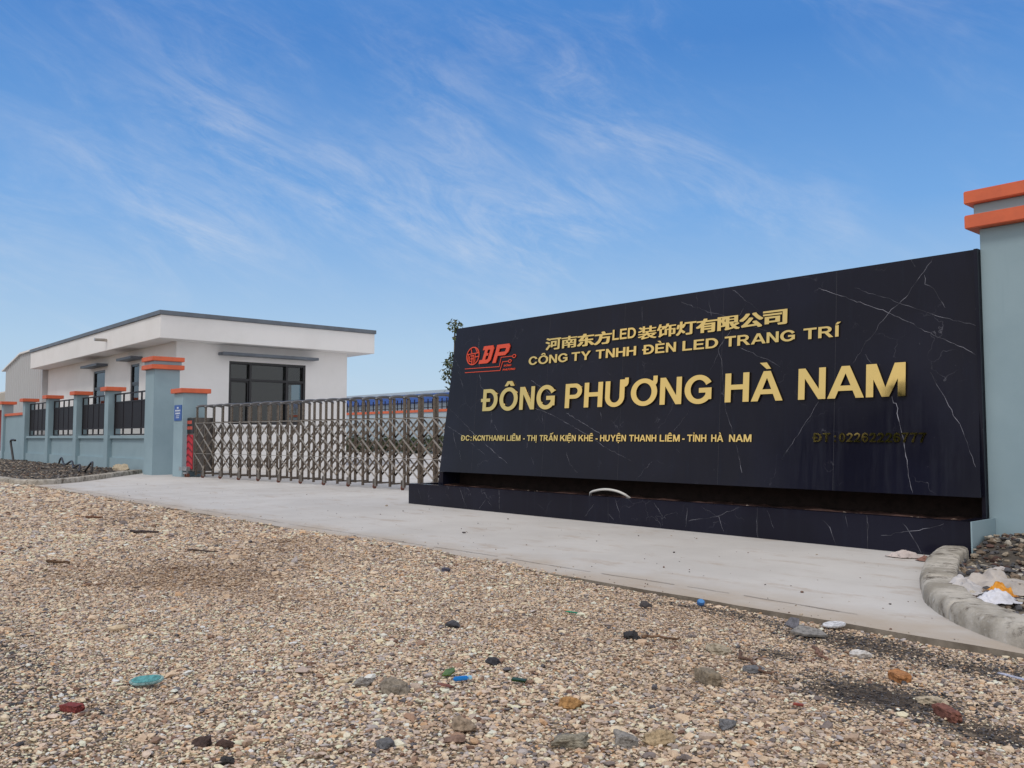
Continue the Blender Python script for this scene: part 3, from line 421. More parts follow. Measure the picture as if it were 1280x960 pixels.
# lettering: outlines (holes included), extruded
GL = json.loads(GLYPHS)
def outline(name, contours, place, m, depth=.022, parent=None, off=.006):
    """contours in (x,z) plane coordinates -> raised mesh standing off the leaning face"""
    cu = bpy.data.curves.new('outline', 'CURVE'); cu.dimensions = '2D'; cu.fill_mode = 'BOTH'; cu.extrude = depth/2
    for c in contours:
        sp_ = cu.splines.new('POLY'); sp_.points.add(len(c)-1); sp_.use_cyclic_u = True
        for i, (x, z) in enumerate(c): sp_.points[i].co = (x, z, 0, 1)
    ob = bpy.data.objects.new('outline', cu); me = bpy.data.meshes.new_from_object(ob); bpy.data.objects.remove(ob); bpy.data.curves.remove(cu)
    me.name = name
    for v in me.vertices:
        x, z, t = v.co; p = place(x, z); v.co = (p[0], p[1]-(off+depth/2+t), p[2])
    bm = bmesh.new(); bm.from_mesh(me); bmesh.ops.remove_doubles(bm, verts=bm.verts, dist=1e-5); bmesh.ops.recalc_face_normals(bm, faces=bm.faces); bm.to_mesh(me); bm.free()
    me.polygons.foreach_set('use_smooth', [False]*len(me.polygons))
    me.materials.clear(); me.materials.append(m)
    o = bpy.data.objects.new(name, me); COL.objects.link(o); o.parent = parent; return o
ACC = {'Đ': 'D', 'Ô': 'O', 'Ư': 'U', 'Ơ': 'O', 'À': 'A', 'È': 'E', 'Ê': 'E', 'Ấ': 'A', 'Ệ': 'E', 'Ị': 'I', 'Ỉ': 'I', 'Í': 'I'}
WID = {}
def gw(c):
    if c in WID: return WID[c]
    b = c
    if c in ('Ị', 'Ỉ', 'Í'): b = 'I'
    if c in ('Ê', 'Ệ', 'È'): b = 'E'
    if c in ('À', 'Ấ'): b = 'A'
    pts = [q for k in GL[b] for q in k[0::2]]; WID[c] = (min(pts), max(pts)); return WID[c]
def glyph(c, x0, sx, z0, sz, slant=0.):
    lo, hi = gw(c); return [[(x0+(k[i]-lo)*sx+k[i+1]*sz*slant, z0+k[i+1]*sz) for i in range(0, len(k), 2)] for k in GL[c]]
TIGHT = {('L', 'T'): -60, ('T', 'A'): -70, ('H', 'À'): -40, ('N', 'A'): -60, ('A', 'M'): -60, ('A', 'N'): -50, ('R', 'A'): -60, ('H', 'A'): -60, ('T', 'Y'): -40, ('K', 'C'): -30, ('Đ', 'T'): -20}
def word(txt, xa, xb, z0, z1, gap=110, slant=0.):
    """fit a word's letters between xa and xb; returns [(char, contours)]"""
    tot = 0; offs = []
    for i, c in enumerate(txt):
        if i: tot += gap+TIGHT.get((txt[i-1], c), 0)
        offs.append(tot); lo, hi = gw(c); tot += hi-lo
    sx = (xb-xa)/tot; sz = (z1-z0)/1000.
    return [(c, glyph(c, xa+o*sx, sx, z0, sz, slant)) for c, o in zip(txt, offs)]
P0 = lambda x, z: spt(x, z)
for txt, xa, xb in (('ĐÔNG', -10.765, -9.065), ('PHƯƠNG', -8.85, -6.313), ('HÀ', -6.117, -5.335), ('NAM', -5.142, -3.937)):
    for c, k in word(txt, xa, xb, 1.524, 1.874): outline('letter', k, P0, GOLD, .022, sign, .007)
for txt, xa, xb in (('CÔNG', -9.69, -8.854), ('TY', -8.775, -8.391), ('TNHH', -8.295, -7.557), ('ĐÈN', -7.45, -6.89), ('LED', -6.787, -6.246), ('TRANG', -6.151, -5.204), ('TRÍ', -5.098, -4.676)):
    for c, k in word(txt, xa, xb, 2.205, 2.331, 100): outline('letter', k, P0, GOLD, .015, sign, .006)
def cjk(c, xa, xb, z0, z1):
    xa, xb, z0, z1 = xa-.018, xb+.018, z0-.012, z1+.012
    return [[(xa+k[i]/1000*(xb-xa), z0+k[i+1]/1000*(z1-z0)) for i in range(0, len(k), 2)] for k in GL[c]]
for i, c in enumerate('河南东方'): outline('letter', cjk(c, -9.345+i*.333, -9.345+i*.333+.345, 2.40, 2.59), P0, GOLD, .015, sign, .006)
for c, k in word('LED', -7.995, -7.575, 2.445, 2.590, 100): outline('letter', k, P0, GOLD, .015, sign, .006)
for i, c in enumerate('装饰灯有限公司'): outline('letter', cjk(c, -7.545+i*.3185, -7.545+i*.3185+.332, 2.405, 2.592), P0, GOLD, .015, sign, .006)
ADDR = [('ĐC', -11.244, -11.014), (':', -10.985, -10.962), ('KCNTHANH', -10.92, -10.14), ('LIÊM', -10.096, -9.778), ('-', -9.716, -9.679), ('THỊ', -9.629, -9.417), ('TRẤN', -9.354, -8.974), ('KIỆN', -8.92, -8.605), ('KHÊ', -8.551, -8.271), ('-', -8.221, -8.183), ('HUYỆN', -8.138, -7.669), ('THANH', -7.613, -7.153), ('LIÊM', -7.097, -6.777), ('-', -6.739, -6.702), ('TỈNH', -6.662, -6.374), ('HÀ', -6.302, -6.127), ('NAM', -6.046, -5.738)]
for txt, xa, xb in ADDR: outline('address_word', [q for c, k in word(txt, xa, xb, 1.050, 1.137, 120) for q in k], P0, GOLD, .011, sign, .004)
for txt, xa, xb in (('ĐT', -4.963, -4.757), (':', -4.71, -4.692), ('02262226777', -4.656, -3.735)): outline('phone_word', [q for c, k in word(txt, xa, xb, 1.052, 1.150, 110) for q in k], P0, GOLD, .011, sign, .004)
# emblem
def ring(cx, cz, rx, rz, t, n=40): return [[(cx+rx*math.cos(2*math.pi*i/n), cz+rz*math.sin(2*math.pi*i/n)) for i in range(n)], [(cx+(rx-t)*math.cos(-2*math.pi*i/n), cz+(rz-t)*math.sin(-2*math.pi*i/n)) for i in range(n)]]
outline('logo_ring', ring(-11.075, 2.445, .168, .152, .016), P0, LOGORED, .012, sign, .004)
def stroke(mb, pts, w):
    for a, b in zip(pts[:-1], pts[1:]):
        d = math.hypot(b[0]-a[0], b[1]-a[1]); ex, ez = (b[0]-a[0])/d*w/2, (b[1]-a[1])/d*w/2; nx_, nz_ = -ez, ex
        quad = [(a[0]-ex-nx_, a[1]-ez-nz_), (b[0]+ex-nx_, b[1]+ez-nz_), (b[0]+ex+nx_, b[1]+ez+nz_), (a[0]-ex+nx_, a[1]-ez+nz_)]
        stroke.k += 1; o = .011+.0004*(stroke.k % 7)
        vs_ = [spt(x, z, o) for x, z in quad]+[spt(x, z, .003) for x, z in quad]
        mb.add(vs_, [(0, 1, 2, 3), (7, 6, 5, 4)]+[(i, i+4, (i+1) % 4+4, (i+1) % 4) for i in range(4)])
stroke.k = 0
mb = MB()
for pts in ([(-11.22, 2.478), (-10.93, 2.490)], [(-11.14, 2.575), (-11.115, 2.50)], [(-11.03, 2.585), (-11.0, 2.545), (-10.97, 2.50)], [(-11.20, 2.47), (-11.20, 2.37)], [(-11.165, 2.44), (-11.165, 2.36), (-11.125, 2.36)],
            [(-11.135, 2.45), (-11.06, 2.455)], [(-11.10, 2.45), (-11.10, 2.315)], [(-11.06, 2.455), (-11.06, 2.31)], [(-11.02, 2.48), (-11.02, 2.34)], [(-11.02, 2.425), (-10.93, 2.43)], [(-11.13, 2.40), (-11.08, 2.40)]): stroke(mb, pts, .015)
mb.build('logo_character', LOGORED, sign)
lx = lambda x, y: -10.894+(x-425)*.00176+(0)          # emblem pixels -> metres along the face
lz = lambda x, y: 2.299+(375-y)*.001215-(x-425)*.00004+(x-425)*.000000
E_ = lambda L: [(lx(x, y), 2.299+(375-y)*.00122-(x-425)*.000115) for x, y in L]
# initials, drawn slanted: D with a bar, then P (the y values already follow the slope of the line in the photo)
def sk(L, x0, z0, sx, sz, sl): return [(x0+u*sx+v*sz*sl, z0+v*sz) for u, v in L]
Dl = [[(0, 0), (72, 0), (92, 16), (92, 82), (76, 100), (4, 100), (4, 78), (22, 78), (22, 22), (0, 22)], [(44, 22), (44, 44), (58, 44), (58, 58), (44, 58), (44, 78), (62, 78), (66, 72), (66, 28), (62, 22)]]
outline('logo_initial', [sk(c, -10.905, 2.300, .0031, .00283, .36) for c in Dl], P0, LOGORED, .016, sign, .006)
Pl = [[(0, 0), (26, 0), (26, 38), (84, 38), (104, 56), (104, 84), (90, 100), (-2, 100), (-2, 78), (0, 78)], [(26, 58), (26, 78), (74, 78), (77, 74), (77, 62), (74, 58)]]
outline('logo_initial', [sk(c, -10.555, 2.292, .0031, .00288, .36) for c in Pl], P0, LOGORED, .016, sign, .006)
for L, r in (([(-11.262, 2.241), (-10.389, 2.227), (-10.357, 2.373), (-10.085, 2.374)], (-10.043, 2.371, .042, .030)), ([(-11.255, 2.178), (-10.364, 2.163), (-10.313, 2.298), (-10.175, 2.30)], (-10.137, 2.299, .038, .027))):
    mb = MB(); stroke(mb, L, .010); mb.build('logo_circuit_line', LOGORED, sign)
    outline('logo_circuit_node', ring(*r, .011, 24), P0, LOGORED, .012, sign, .004)
for txt, xa, xb, za, zb_ in (('ĐÔNG', -10.285, -10.110, 2.219, 2.248), ('PHƯƠNG', -10.302, -10.01, 2.155, 2.184)):
    outline('logo_caption', [q for c, k in word(txt, xa, xb, za, zb_, 140, .3) for q in k], P0, LOGORED, .007, sign, .003)

# ---------------------------------------------------------------- gate pillars and fence
def pillar(name, label, x0, x1, y0, y1, hgt, caps, group=None):
    r = empty(name, label, 'pillar', ((x0+x1)/2, (y0+y1)/2, 0), 0, group); w, d = (x1-x0)/2, (y1-y0)/2
    mb = MB().box(-w, w, -d, d, -.15, hgt); mb.build('shaft', TEAL, r, .008)
    for z0, z1, o, kind in caps:
        mb = MB().box(-w-o, w+o, -d-o, d+o, z0, z1); mb.build(kind, ORANGE if kind == 'cap' else TEAL, r, .008)
    return r
TALL = [(3.13, 3.262, .10, 'cap'), (3.263, 3.372, .035, 'neck'), (3.373, 3.50, .10, 'cap')]
pillar('gate_pillar', 'tall blue grey pillar with two orange caps at the right end of the black sign', -3.208, -2.46, 8.92, 9.67, 3.129, TALL, 'tall pillars at the ends of the gateway')
pillar('gate_pillar', 'tall blue grey pillar with two orange caps at the end of the fence', -26.82, -26.07, 8.96, 9.71, 3.129, TALL, 'tall pillars at the ends of the gateway')
sp_ = pillar('gate_pillar', 'short blue grey pillar with one orange cap and a blue plaque at the end of the folding gate', -25.02, -24.33, 9.17, 9.86, 2.36, [(2.361, 2.49, .08, 'cap')])
pq = MB().box(-.27, .27, -.362, -.3455, 1.58, 2.02).build('plaque', SIGNBLUE, sp_, .002)
mb = MB()
for z, w, h in ((1.945, .07, .05), (1.865, .19, .045), (1.785, .17, .045), (1.715, .12, .022), (1.665, .13, .022)):
    x = -w
    rr = random.Random(int(z*1000))
    while x < w-.01:
        ww = rr.uniform(.02, .05); mb.box(x, min(x+ww, w), -.3635, -.3622, z-h/2, z+h/2); x += ww+.012
mb.build('plaque_print', SIGNWHITE, pq)

fence = empty('boundary_fence', 'blue grey boundary wall with orange capped posts and dark railings', 'fence', (-38, 9.4, 0))
FX, FY = -38, 9.4
def fb(mb, x0, x1, y0, y1, z0, z1, mi=0): return mb.box(x0-FX, x1-FX, y0-FY, y1-FY, z0, z1, mi)
posts = [-31.75, -35.55, -39.6, -43.6, -47.9]
for x in posts:
    mb = MB(); fb(mb, x, x+.42, 9.25, 9.67, -.1, 2.70); p = mb.build('post', TEAL, fence, .006)
    mb = MB(); fb(mb, x-.12, x+.54, 9.13, 9.79, 2.702, 2.84); mb.build('post_cap', ORANGE, p, .006)
bays = [(posts[0]+.425, -26.83)]+[(posts[i+1]+.425, posts[i]-.005) for i in range(3)]
for x0, x1 in bays:
    mb = MB(); fb(mb, x0, x1, 9.33, 9.60, -.1, .42); fb(mb, x0, x1, 9.40, 9.56, .421, 1.07); fb(mb, x0, x1, 9.32, 9.62, 1.071, 1.17); mb.build('low_wall', TEAL, fence, .004)
    rp = MB()
    y0, y1 = 9.44, 9.49
    fb(rp, x0+.02, x1-.02, y0, y1, 1.18, 1.225); fb(rp, x0+.02, x1-.02, y0, y1, 1.40, 1.44); fb(rp, x0+.02, x1-.02, y0, y1, 2.28, 2.32); fb(rp, x0+.02, x1-.02, y0, y1, 2.555, 2.60)
    n = 5
    for i in range(n+1):
        xm = x0+.02+(x1-x0-.09)*i/n; fb(rp, xm, xm+.05, y0+.003, y1-.003, 1.226, 2.554)
    x = x0+.08; 
    while x < x1-.12:
        fb(rp, x, x+.088, 9.455, 9.475, 1.441, 2.279); x += .096
    rp.build('railing_panel', DARKMETAL, fence)
mb = MB(); fb(mb, posts[4]+.425, posts[3]-.005, 9.36, 9.58, .421, 2.12); fb(mb, posts[4]+.425, posts[3]-.005, 9.33, 9.60, -.1, .42); mb.build('solid_wall', TEAL, fence, .004)
mb = MB(); fb(mb, posts[4]+.425, posts[3]-.005, 9.30, 9.64, 2.122, 2.24); mb.build('wall_coping', ORANGE, fence, .004)

# ---------------------------------------------------------------- folding gate
GA = math.atan(.1125)
gate = empty('folding_gate', 'stainless steel folding trellis gate drawn across the entrance on small red wheels', 'gate', (-24.2, 9.35, 0), GA)
PIT = .462; DEP = .50; n0 = .35
def frame_mesh():
    mb = MB(); w = .052
    for y, zb in ((0, .055), (DEP, .07)):
        mb.box(-w/2, w/2, y-.02, y+.02, zb, 1.93)
    mb.box(-.018, .018, .021, DEP-.021, .10, .135); mb.box(-.018, .018, .021, DEP-.021, 1.50, 1.53)
    return mb
def arch_mesh():
    mb = MB(); P = []
    for i in range(13):
        t = math.pi*i/12; P.append((0, DEP/2-(DEP/2+.02)*math.cos(t), 1.915+.075*math.sin(t)**.75))
    mb.tube(P, .036, 8, 0, .9); return mb
def lattice_mesh(y, sg):
    mb = MB()
    if True:
        zs_ = [.24, .66, 1.08, 1.50]
        for a, b in zip(zs_[:-1], zs_[1:]):
            mb.bar((0, y, a+.02), (PIT, y, b-.02), .012, .040, 0); mb.bar((0, y-sg*.014, b-.02), (PIT, y-sg*.014, a+.02), .012, .034, 1)
        for z in ((zs_[1], zs_[-1]) if sg > 0 else ()):
            mb.bar((.02, y-sg*.006, z), (PIT-.02, y-sg*.006, z), .010, .014, 1)
            mb.cyl((0, y-.0, z), .020, .05, 'y', 8, 1)
    return mb
def wheel_parts(parent, x, y):
    f = MB().box(x-.022, x-.014, y-.035, y+.035, .05, .20); f.box(x+.014, x+.022, y-.035, y+.035, .05, .20); f.box(x-.022, x+.022, y-.035, y+.035, .2005, .215)
    f.bar((x, y, .216), (x+.02, y+.02, .34), .02, .02)
    fo = f.build('wheel_fork', BRIGHTSTEEL, parent); MB().cyl((x, y, .05), .05, .027, 'x', 16).build('wheel', RUSTWHEEL, fo, .004)
fm = am = lm = None
NF = 26
for i in range(NF):
    x = n0+i*PIT
    if fm is None:
        fo = frame_mesh().build('gate_frame', STEEL, gate); fm = fo.data; ao = arch_mesh().build('arch', ARCHSTEEL, fo, smooth=True); am = ao.data
    else:
        fo = bpy.data.objects.new('gate_frame', fm); COL.objects.link(fo); fo.parent = gate; ao = bpy.data.objects.new('arch', am); COL.objects.link(ao); ao.parent = fo
    fo.location = (x, 0, random.uniform(-.006, .006)); fo.rotation_euler = (0, random.uniform(-.006, .006), random.uniform(-.02, .02))
    if i < NF-1:
        if lm is None: lm = [lattice_mesh(y, sg).build('lattice', [STEEL, BRIGHTSTEEL], gate) for y, sg in ((-.028, 1), (DEP+.028, -1))]; los = lm
        else:
            los = [q.copy() for q in lm]
            for q in los: COL.objects.link(q)
        for q in los: q.location = (x, 0, random.uniform(-.004, .004))
    if i % 2 == 1: wheel_parts(fo, 0, -.045)
# motor head
hb = MB().box(-.30, .28, -.02, DEP+.02, .16, 1.66).build('motor_housing', flat('grey_housing', (.20, .18, .165), None, .4, 3., .4), gate, .01)
MB().box(-.29, .20, -.035, -.021, .22, 1.18).build('red_panel', RED, hb, .003)
mb = MB()
for k in range(5):
    z = .30+k*.185
    mb.prism([(-.27, z), (-.045, z+.12), (.18, z), (.18, z+.05), (-.045, z+.17), (-.27, z+.05)], 'y', -.040, -.0355)
mb.build('chevron', mat('dark_red_print', (.16, .012, .02), .5)[0], hb)
MB().box(-.29, .24, -.035, -.021, 1.22, 1.64).build('display', FRAMEBLK, hb, .004)
mb = MB()
for z in (1.53, 1.37):
    x = -.20
    while x < .12:
        w = random.uniform(.06, .10); mb.box(x, x+w, -.038, -.0355, z-.045, z+.045); x += w+.02
mb.build('display_text', REDLED, hb)
mb = MB().box(-.33, .12, -.16, -.03, .17, .29); mb.bar((-.30, -.10, .17), (-.30, -.10, .05), .05, .05); mb.bar((.06, -.10, .17), (.06, -.10, .05), .05, .05); mb.box(-.28, .04, -.13, -.05, .07, .14)
mb.build('bumper', flat('pale_metal', (.42, .43, .45), None, .4, 20., .5), hb, .012)
for x in (-.26, .0, .1): MB().cyl((x, -.10, .05), .05, .035, 'x', 16).build('wheel', RUSTWHEEL, hb, .004)

# ---------------------------------------------------------------- office building
off = empty('office_building', 'white flat roofed office with a deep overhanging fascia and dark framed windows', 'building', (-30.2, 11.1, 0))
OX, OY = -30.2, 11.1; XL, YB = -47.3, 17.9; ZC = 4.46
def wall_with_openings(a0, a1, z0, z1, holes):
    """rectangles (a,b,za,zb) around the holes"""
    cuts = sorted({a0, a1}|{h for q in holes for h in q[:2]}); out = []
    for a, b in zip(cuts[:-1], cuts[1:]):
        hs = [q for q in holes if q[0] <= a+1e-6 and q[1] >= b-1e-6]
        if not hs: out.append((a, b, z0, z1))
        else:
            q = hs[0]
            if q[2] > z0: out.append((a, b, z0, q[2]))
            if q[3] < z1: out.append((a, b, q[3], z1))
    return out
SW = [(-34.95, -33.95, 1.5, 3.93), (-39.75, -38.15, 1.5, 3.93)]
RW = [(13.02, 16.08, 1.58, 3.88)]
T_ = .22
mb = MB()
for a, b, z0, z1 in wall_with_openings(XL, -30.2, -.05, ZC-.002, SW): mb.box(a-OX, b-OX, 0, T_, z0, z1)
for a, b, z0, z1 in wall_with_openings(11.1+T_+.001, YB, -.05, ZC-.002, RW): mb.box(-T_, 0, a-OY, b-OY, z0, z1)
mb.box(XL-OX, -T_-.001, YB-OY-T_, YB-OY, -.05, 1.2); mb.box(XL-OX, -4.7, YB-OY-T_, YB-OY, 1.201, ZC-.002); mb.box(-3.0, -T_-.001, YB-OY-T_, YB-OY, 1.201, ZC-.002); mb.box(-4.699, -3.001, YB-OY-T_, YB-OY, 3.4, ZC-.002)
mb.box(XL-OX, XL-OX+T_, T_+.001, YB-OY-T_-.001, -.05, ZC-.002)
mb.build('wall', WHITE, off)
mb = MB().box(XL-OX+T_+.01, -T_-.01, T_+.01, YB-OY-T_-.01, .35, .45); mb.box(-11.6, -11.5, T_+.01, YB-OY-T_-.01, .451, ZC-.01); mb.build('interior', INTER, off)
x0, x1, y0, y1 = XL-OX-.0, .68, -.80, YB-OY+.85
mb = MB().box(x0, x1, y0, y1, ZC, 5.25); mb.build('roof', WHITE, off, .01)
mb = MB().box(x0-.05, x1+.05, y0-.05, y1+.05, 5.252, 5.40); mb.build('roof_edge', GREYTRIM, off, .008)
mb = MB().tube([(-5.1, -.78, 4.86), (-5.1, -1.25, 4.86)], .055, 12); mb.build('rain_spout', BRIGHTSTEEL, off)
def canopy(x0, x1, y0, y1): MB().box(x0-OX, x1-OX, y0-OY, y1-OY, 4.06, 4.16).build('canopy', GREYTRIM, off, .006)
canopy(-30.199, -29.75, 12.60, 16.40)
for a, b, c, d in SW: canopy(a-.35, b+.35, 10.65, 11.099)
def window(a, b, z0, z1, mull, transom, face):
    w = .085; t = .10
    def bx(mb, p, q, za, zb, dd=0, tt=t):
        if face == 'x': return mb.box(-.13-dd, -.13-dd+tt, p-OY, q-OY, za, zb)
        return mb.box(p-OX, q-OX, .03+dd, .03+dd+tt, za, zb)
    f = MB(); bx(f, a, b, z0, z0+w); bx(f, a, b, z1-w, z1)
    for m in [a, b-w]+[x-w/2 for x in mull]: bx(f, m, m+w, z0+w+.001, z1-w-.001, .002, t-.004)
    cuts = [a+w]+[c_ for x in mull for c_ in (x-w/2, x+w/2)]+[b-w]
    for i in range(0, len(cuts), 2): bx(f, cuts[i]+.001, cuts[i+1]-.001, transom-.04, transom+.04, .004, t-.008)
    fr_ = f.build('window', FRAMEBLK, off)
    for i in range(0, len(cuts), 2):
        for za, zb in ((z0+w, transom-.04), (transom+.04, z1-w)):
            p = MB(); bx(p, cuts[i], cuts[i+1], za, zb, .045, .01); p.build('pane', GLASS, fr_)
    # opening casement frames
    for i in range(0, len(cuts), 2):
        c = MB()
        if i == 2 and len(cuts) > 4: continue
        p, q = cuts[i]+.002, cuts[i+1]-.002; za, zb = z0+w+.002, transom-.042; s_ = .05
        for g_ in ((p, p+s_, za, zb), (q-s_, q, za, zb)): bx(c, *g_, .012, .05)
        for g_ in ((p+s_+.001, q-s_-.001, za, za+s_), (p+s_+.001, q-s_-.001, zb-s_, zb)): bx(c, *g_, .014, .05)
        c.build('casement', FRAMEBLK, fr_)
window(13.02, 16.08, 1.58, 3.88, (13.86, 15.32), 3.22, 'x')
for a, b, c, d in SW: window(a, b, c, d, (), 3.2, 'y')
mb = MB().box(-.02, .05, 12.98-OY, 16.12-OY, 1.50, 1.575); mb.build('window_sill', WHITE, off, .004)

# factory shed clad in grey sheet, left of the office
MB().box(XL-OX-.25, XL-OX-.001, -.25, .1, -.05, ZC-.003).build('corner_flashing', CLAD, off)
shed = empty('factory_shed', 'pale grey corrugated metal shed adjoining the left end of the white office', 'building', (-47.4, 10.9, 0))
mb = MB(); x = 0.
def eav(x): return 5.55-.165*max(0, -x-4.6)
ribs = [0.]; d_ = 0
pts_top = []; 
while x > -8.4:
    for dx, dy in ((0, 0), (-.04, -.045), (-.10, -.045), (-.14, 0)):
        pts_top.append((x+dx, dy))
    x -= .42
n = len(pts_top); vs_ = [(px_, py_, -.1) for px_, py_ in pts_top]+[(px_, py_, eav(px_)) for px_, py_ in pts_top]
mb.add(vs_, [(i, i+1, n+i+1, n+i) for i in range(n-1)]); mb.build('cladding', CLAD, shed)
mb = MB().prism([(-.1, .05), (-8.4, .05), (-8.4, 12), (-.1, 12)], 'z', -.1, 3.6); mb.build('shed_body', CLAD, shed)
mb = MB().prism([(.0, 5.555), (-4.6, 5.555), (-8.8, eav(-8.8)+.004), (-8.8, eav(-8.8)+.07), (-4.6, 5.64), (.0, 5.64)], 'y', -.12, 14); mb.build('shed_roof', WHITE, shed)

# ---------------------------------------------------------------- far background
rw = empty('rear_wall', 'long pale blue yard wall with an orange coping and black spear railings seen through the gate', 'wall', (-40, 36, 0))
mb = MB().box(-70, 50, 0, .25, -.1, 2.9); mb.build('wall_body', FARWALL, rw)
mb = MB().box(-70, 50, -.06, .31, 2.902, 3.08); mb.build('wall_coping', ORANGE, rw)
mb = MB().box(-40, 5, .10, .14, 3.20, 3.25); mb.box(-40, 5, .10, .14, 3.60, 3.65)
x = -39.
while x < 4: mb.box(x, x+.07, .095, .145, 3.082, 3.85); x += .55
mb.build('spear_railing', DARKMETAL, rw)
fb_ = empty('blue_roofed_factory', 'long pale factory hall with a deep blue roof band far behind the yard wall', 'building', (-60, 56, 0))
mb = MB().box(-70, 70, 0, 30, -.1, 4.88); mb.build('wall', FARWALL, fb_)
mb = MB().prism([(-.9, 4.90), (-.9, 5.85), (14, 6.2), (30.9, 5.85), (30.9, 4.90)], 'x', -71, 71); mb.build('roof', BLUEROOF, fb_)
mb = MB().prism([(-.7, 5.87), (14, 6.22), (30.7, 5.87), (30.7, 6.2), (14, 6.5), (-.7, 6.2)], 'x', -70.5, 70.5); mb.build('ridge_sheet', FARWALL, fb_)
nb = empty('neighbour_house', 'small red walled house with a pale roof beyond the far end of the fence', 'house', (-92, 13, 0))
MB().box(-10, 9, 0, 8, -.1, 3.4).build('wall', mat('red_wall', (.34, .06, .05), .8)[0], nb)
MB().prism([(-.8, 3.402), (-.8, 3.6), (4, 5.2), (8.8, 3.6), (8.8, 3.402)], 'x', -10.6, 9.6).build('roof', mat('pale_roof', (.5, .46, .4), .7)[0], nb)

# ---------------------------------------------------------------- vegetation
def leaves(name, centres, radii, n, size, cols, parent, m=LEAF):
    c = np.array(centres); r = np.array(radii); w = r**2.2; w /= w.sum(); k = rng.choice(len(c), n, p=w)
    d = rng.normal(size=(n, 3)); d /= np.linalg.norm(d, axis=1)[:, None]; rad = r[k]*rng.random(n)**.45
    p = c[k]+d*rad[:, None]*np.array([1, 1, .8])
    nrm = rng.normal(size=(n, 3))+d*.7+np.array([0, 0, .6]); nrm /= np.linalg.norm(nrm, axis=1)[:, None]
    a = np.cross(nrm, rng.normal(size=(n, 3))); a /= np.linalg.norm(a, axis=1)[:, None]; b = np.cross(nrm, a)
    s = size*rng.uniform(.6, 1.3, n)[:, None]
    fold = nrm*s*.18
    co = np.stack([p-a*s, p-b*s*.42+fold, p+a*s, p+b*s*.42+fold], 1).reshape(-1, 3)
    i = np.arange(n)[:, None]*4; f = np.concatenate([i+np.array([0, 1, 2]), i+np.array([0, 2, 3])], 0)
    cc = np.array(cols)[rng.integers(0, len(cols), n)]*rng.uniform(.75, 1.25, n)[:, None]
    return npmesh(name, co, f, m, np.repeat(cc, 4, 0), parent)
def tree(label, x, y, hgt, spread, nl, leaf, trunk_h, group=None, seed=1, name='leafy_tree'):
    r = random.Random(seed); t = empty(name, label, 'tree', (x, y, 0), 0, group)
    mb = MB(); tips = []; 
    mb.tube([(0, 0, -.2), (.03*hgt*.3, 0, trunk_h*.5), (0, .02, trunk_h), (.1, .05, hgt*.8)], [.045*spread+.05, .04*spread+.03, .035*spread+.02, .015], 8)
    for i in range(15):
        a = i*2.4+r.random(); z0 = trunk_h*.8+(hgt-trunk_h)*.75*(i/15); L = spread*(.5+.55*r.random())*(1-.45*i/15)
        m_ = (math.cos(a)*L*.5, math.sin(a)*L*.5, z0+L*.35); e = (math.cos(a)*L, math.sin(a)*L, z0+L*.5+r.random()*.3)
        mb.tube([(0, 0, z0-.1), m_, e], [.03+.012*spread, .03, .012], 6); tips += [e, m_]
    tips.append((.1, .05, hgt*.93))
    tr_ = mb.build('trunk', BARK, t, smooth=True)
    leaves('crown', tips, [spread*r.uniform(.22, .40) for _ in tips], nl, leaf, [(.05, .085, .02), (.075, .11, .03), (.035, .06, .018), (.10, .125, .045)], t)
    return t
# slim young tree rising just behind the left end of the sign
yt = empty('young_tree', 'slim young tree with sparse leaf clumps showing past the left edge of the black sign', 'tree', (-15.42, 11.9, 0))
mb = MB().tube([(0, 0, -.1), (.02, .01, 1.2), (-.03, .02, 2.3), (.03, 0, 3.75)], [.05, .042, .03, .01], 8)
cl_c = []; cl_r = []; rr = random.Random(4)
for (x, y, z, r_) in ((.02, 0, 3.62, .20), (.10, .05, 3.35, .17), (.25, .1, 3.1, .22), (-.03, .0, 2.95, .16), (-.16, 0, 2.78, .18), (-.25, .0, 2.55, .20), (-.12, .1, 2.38, .2), (.15, .1, 2.6, .28), (.3, .0, 2.2, .2), (-.1, -.05, 2.15, .13), (.35, .1, 2.85, .2), (.2, .1, 3.45, .15)):
    cl_c.append((x, y, z)); cl_r.append(r_); mb.tube([(0, .01, z-.35), (x*.6, y*.6, z-.12), (x, y, z)], [.016, .012, .006], 5)
mb.build('trunk', BARK, yt, smooth=True)
leaves('crown', cl_c, cl_r, 900, .052, [(.06, .09, .025), (.09, .12, .04), (.04, .06, .02), (.13, .14, .06)], yt)
# street trees across the road, mirrored in the polished letters
tree('round street tree across the road mirrored in the phone number of the sign', -17.3, -20.5, 8.35, 2.7, 26000, .17, 2.4, 'street trees across the road', 11)
tree('lower street tree across the road standing left of its round neighbour', -21.0, -20.8, 7.5, 2.3, 20000, .17, 2.0, 'street trees across the road', 12)
# weeds at the far foot of the yard wall
hd = bpy.data.objects.new
hc = [(-66+i*.7+random.uniform(-.4, .4), 34.9+random.uniform(-.5, .5), .35+random.uniform(0, .4)) for i in range(50)]
hg = leaves('weeds', hc, [random.uniform(.4, .85) for _ in hc], 9000, .14, [(.06, .085, .035), (.09, .10, .05), (.05, .06, .03)], None)
tag(hg, 'strip of green weeds at the foot of the far yard wall', None, None, 'stuff')

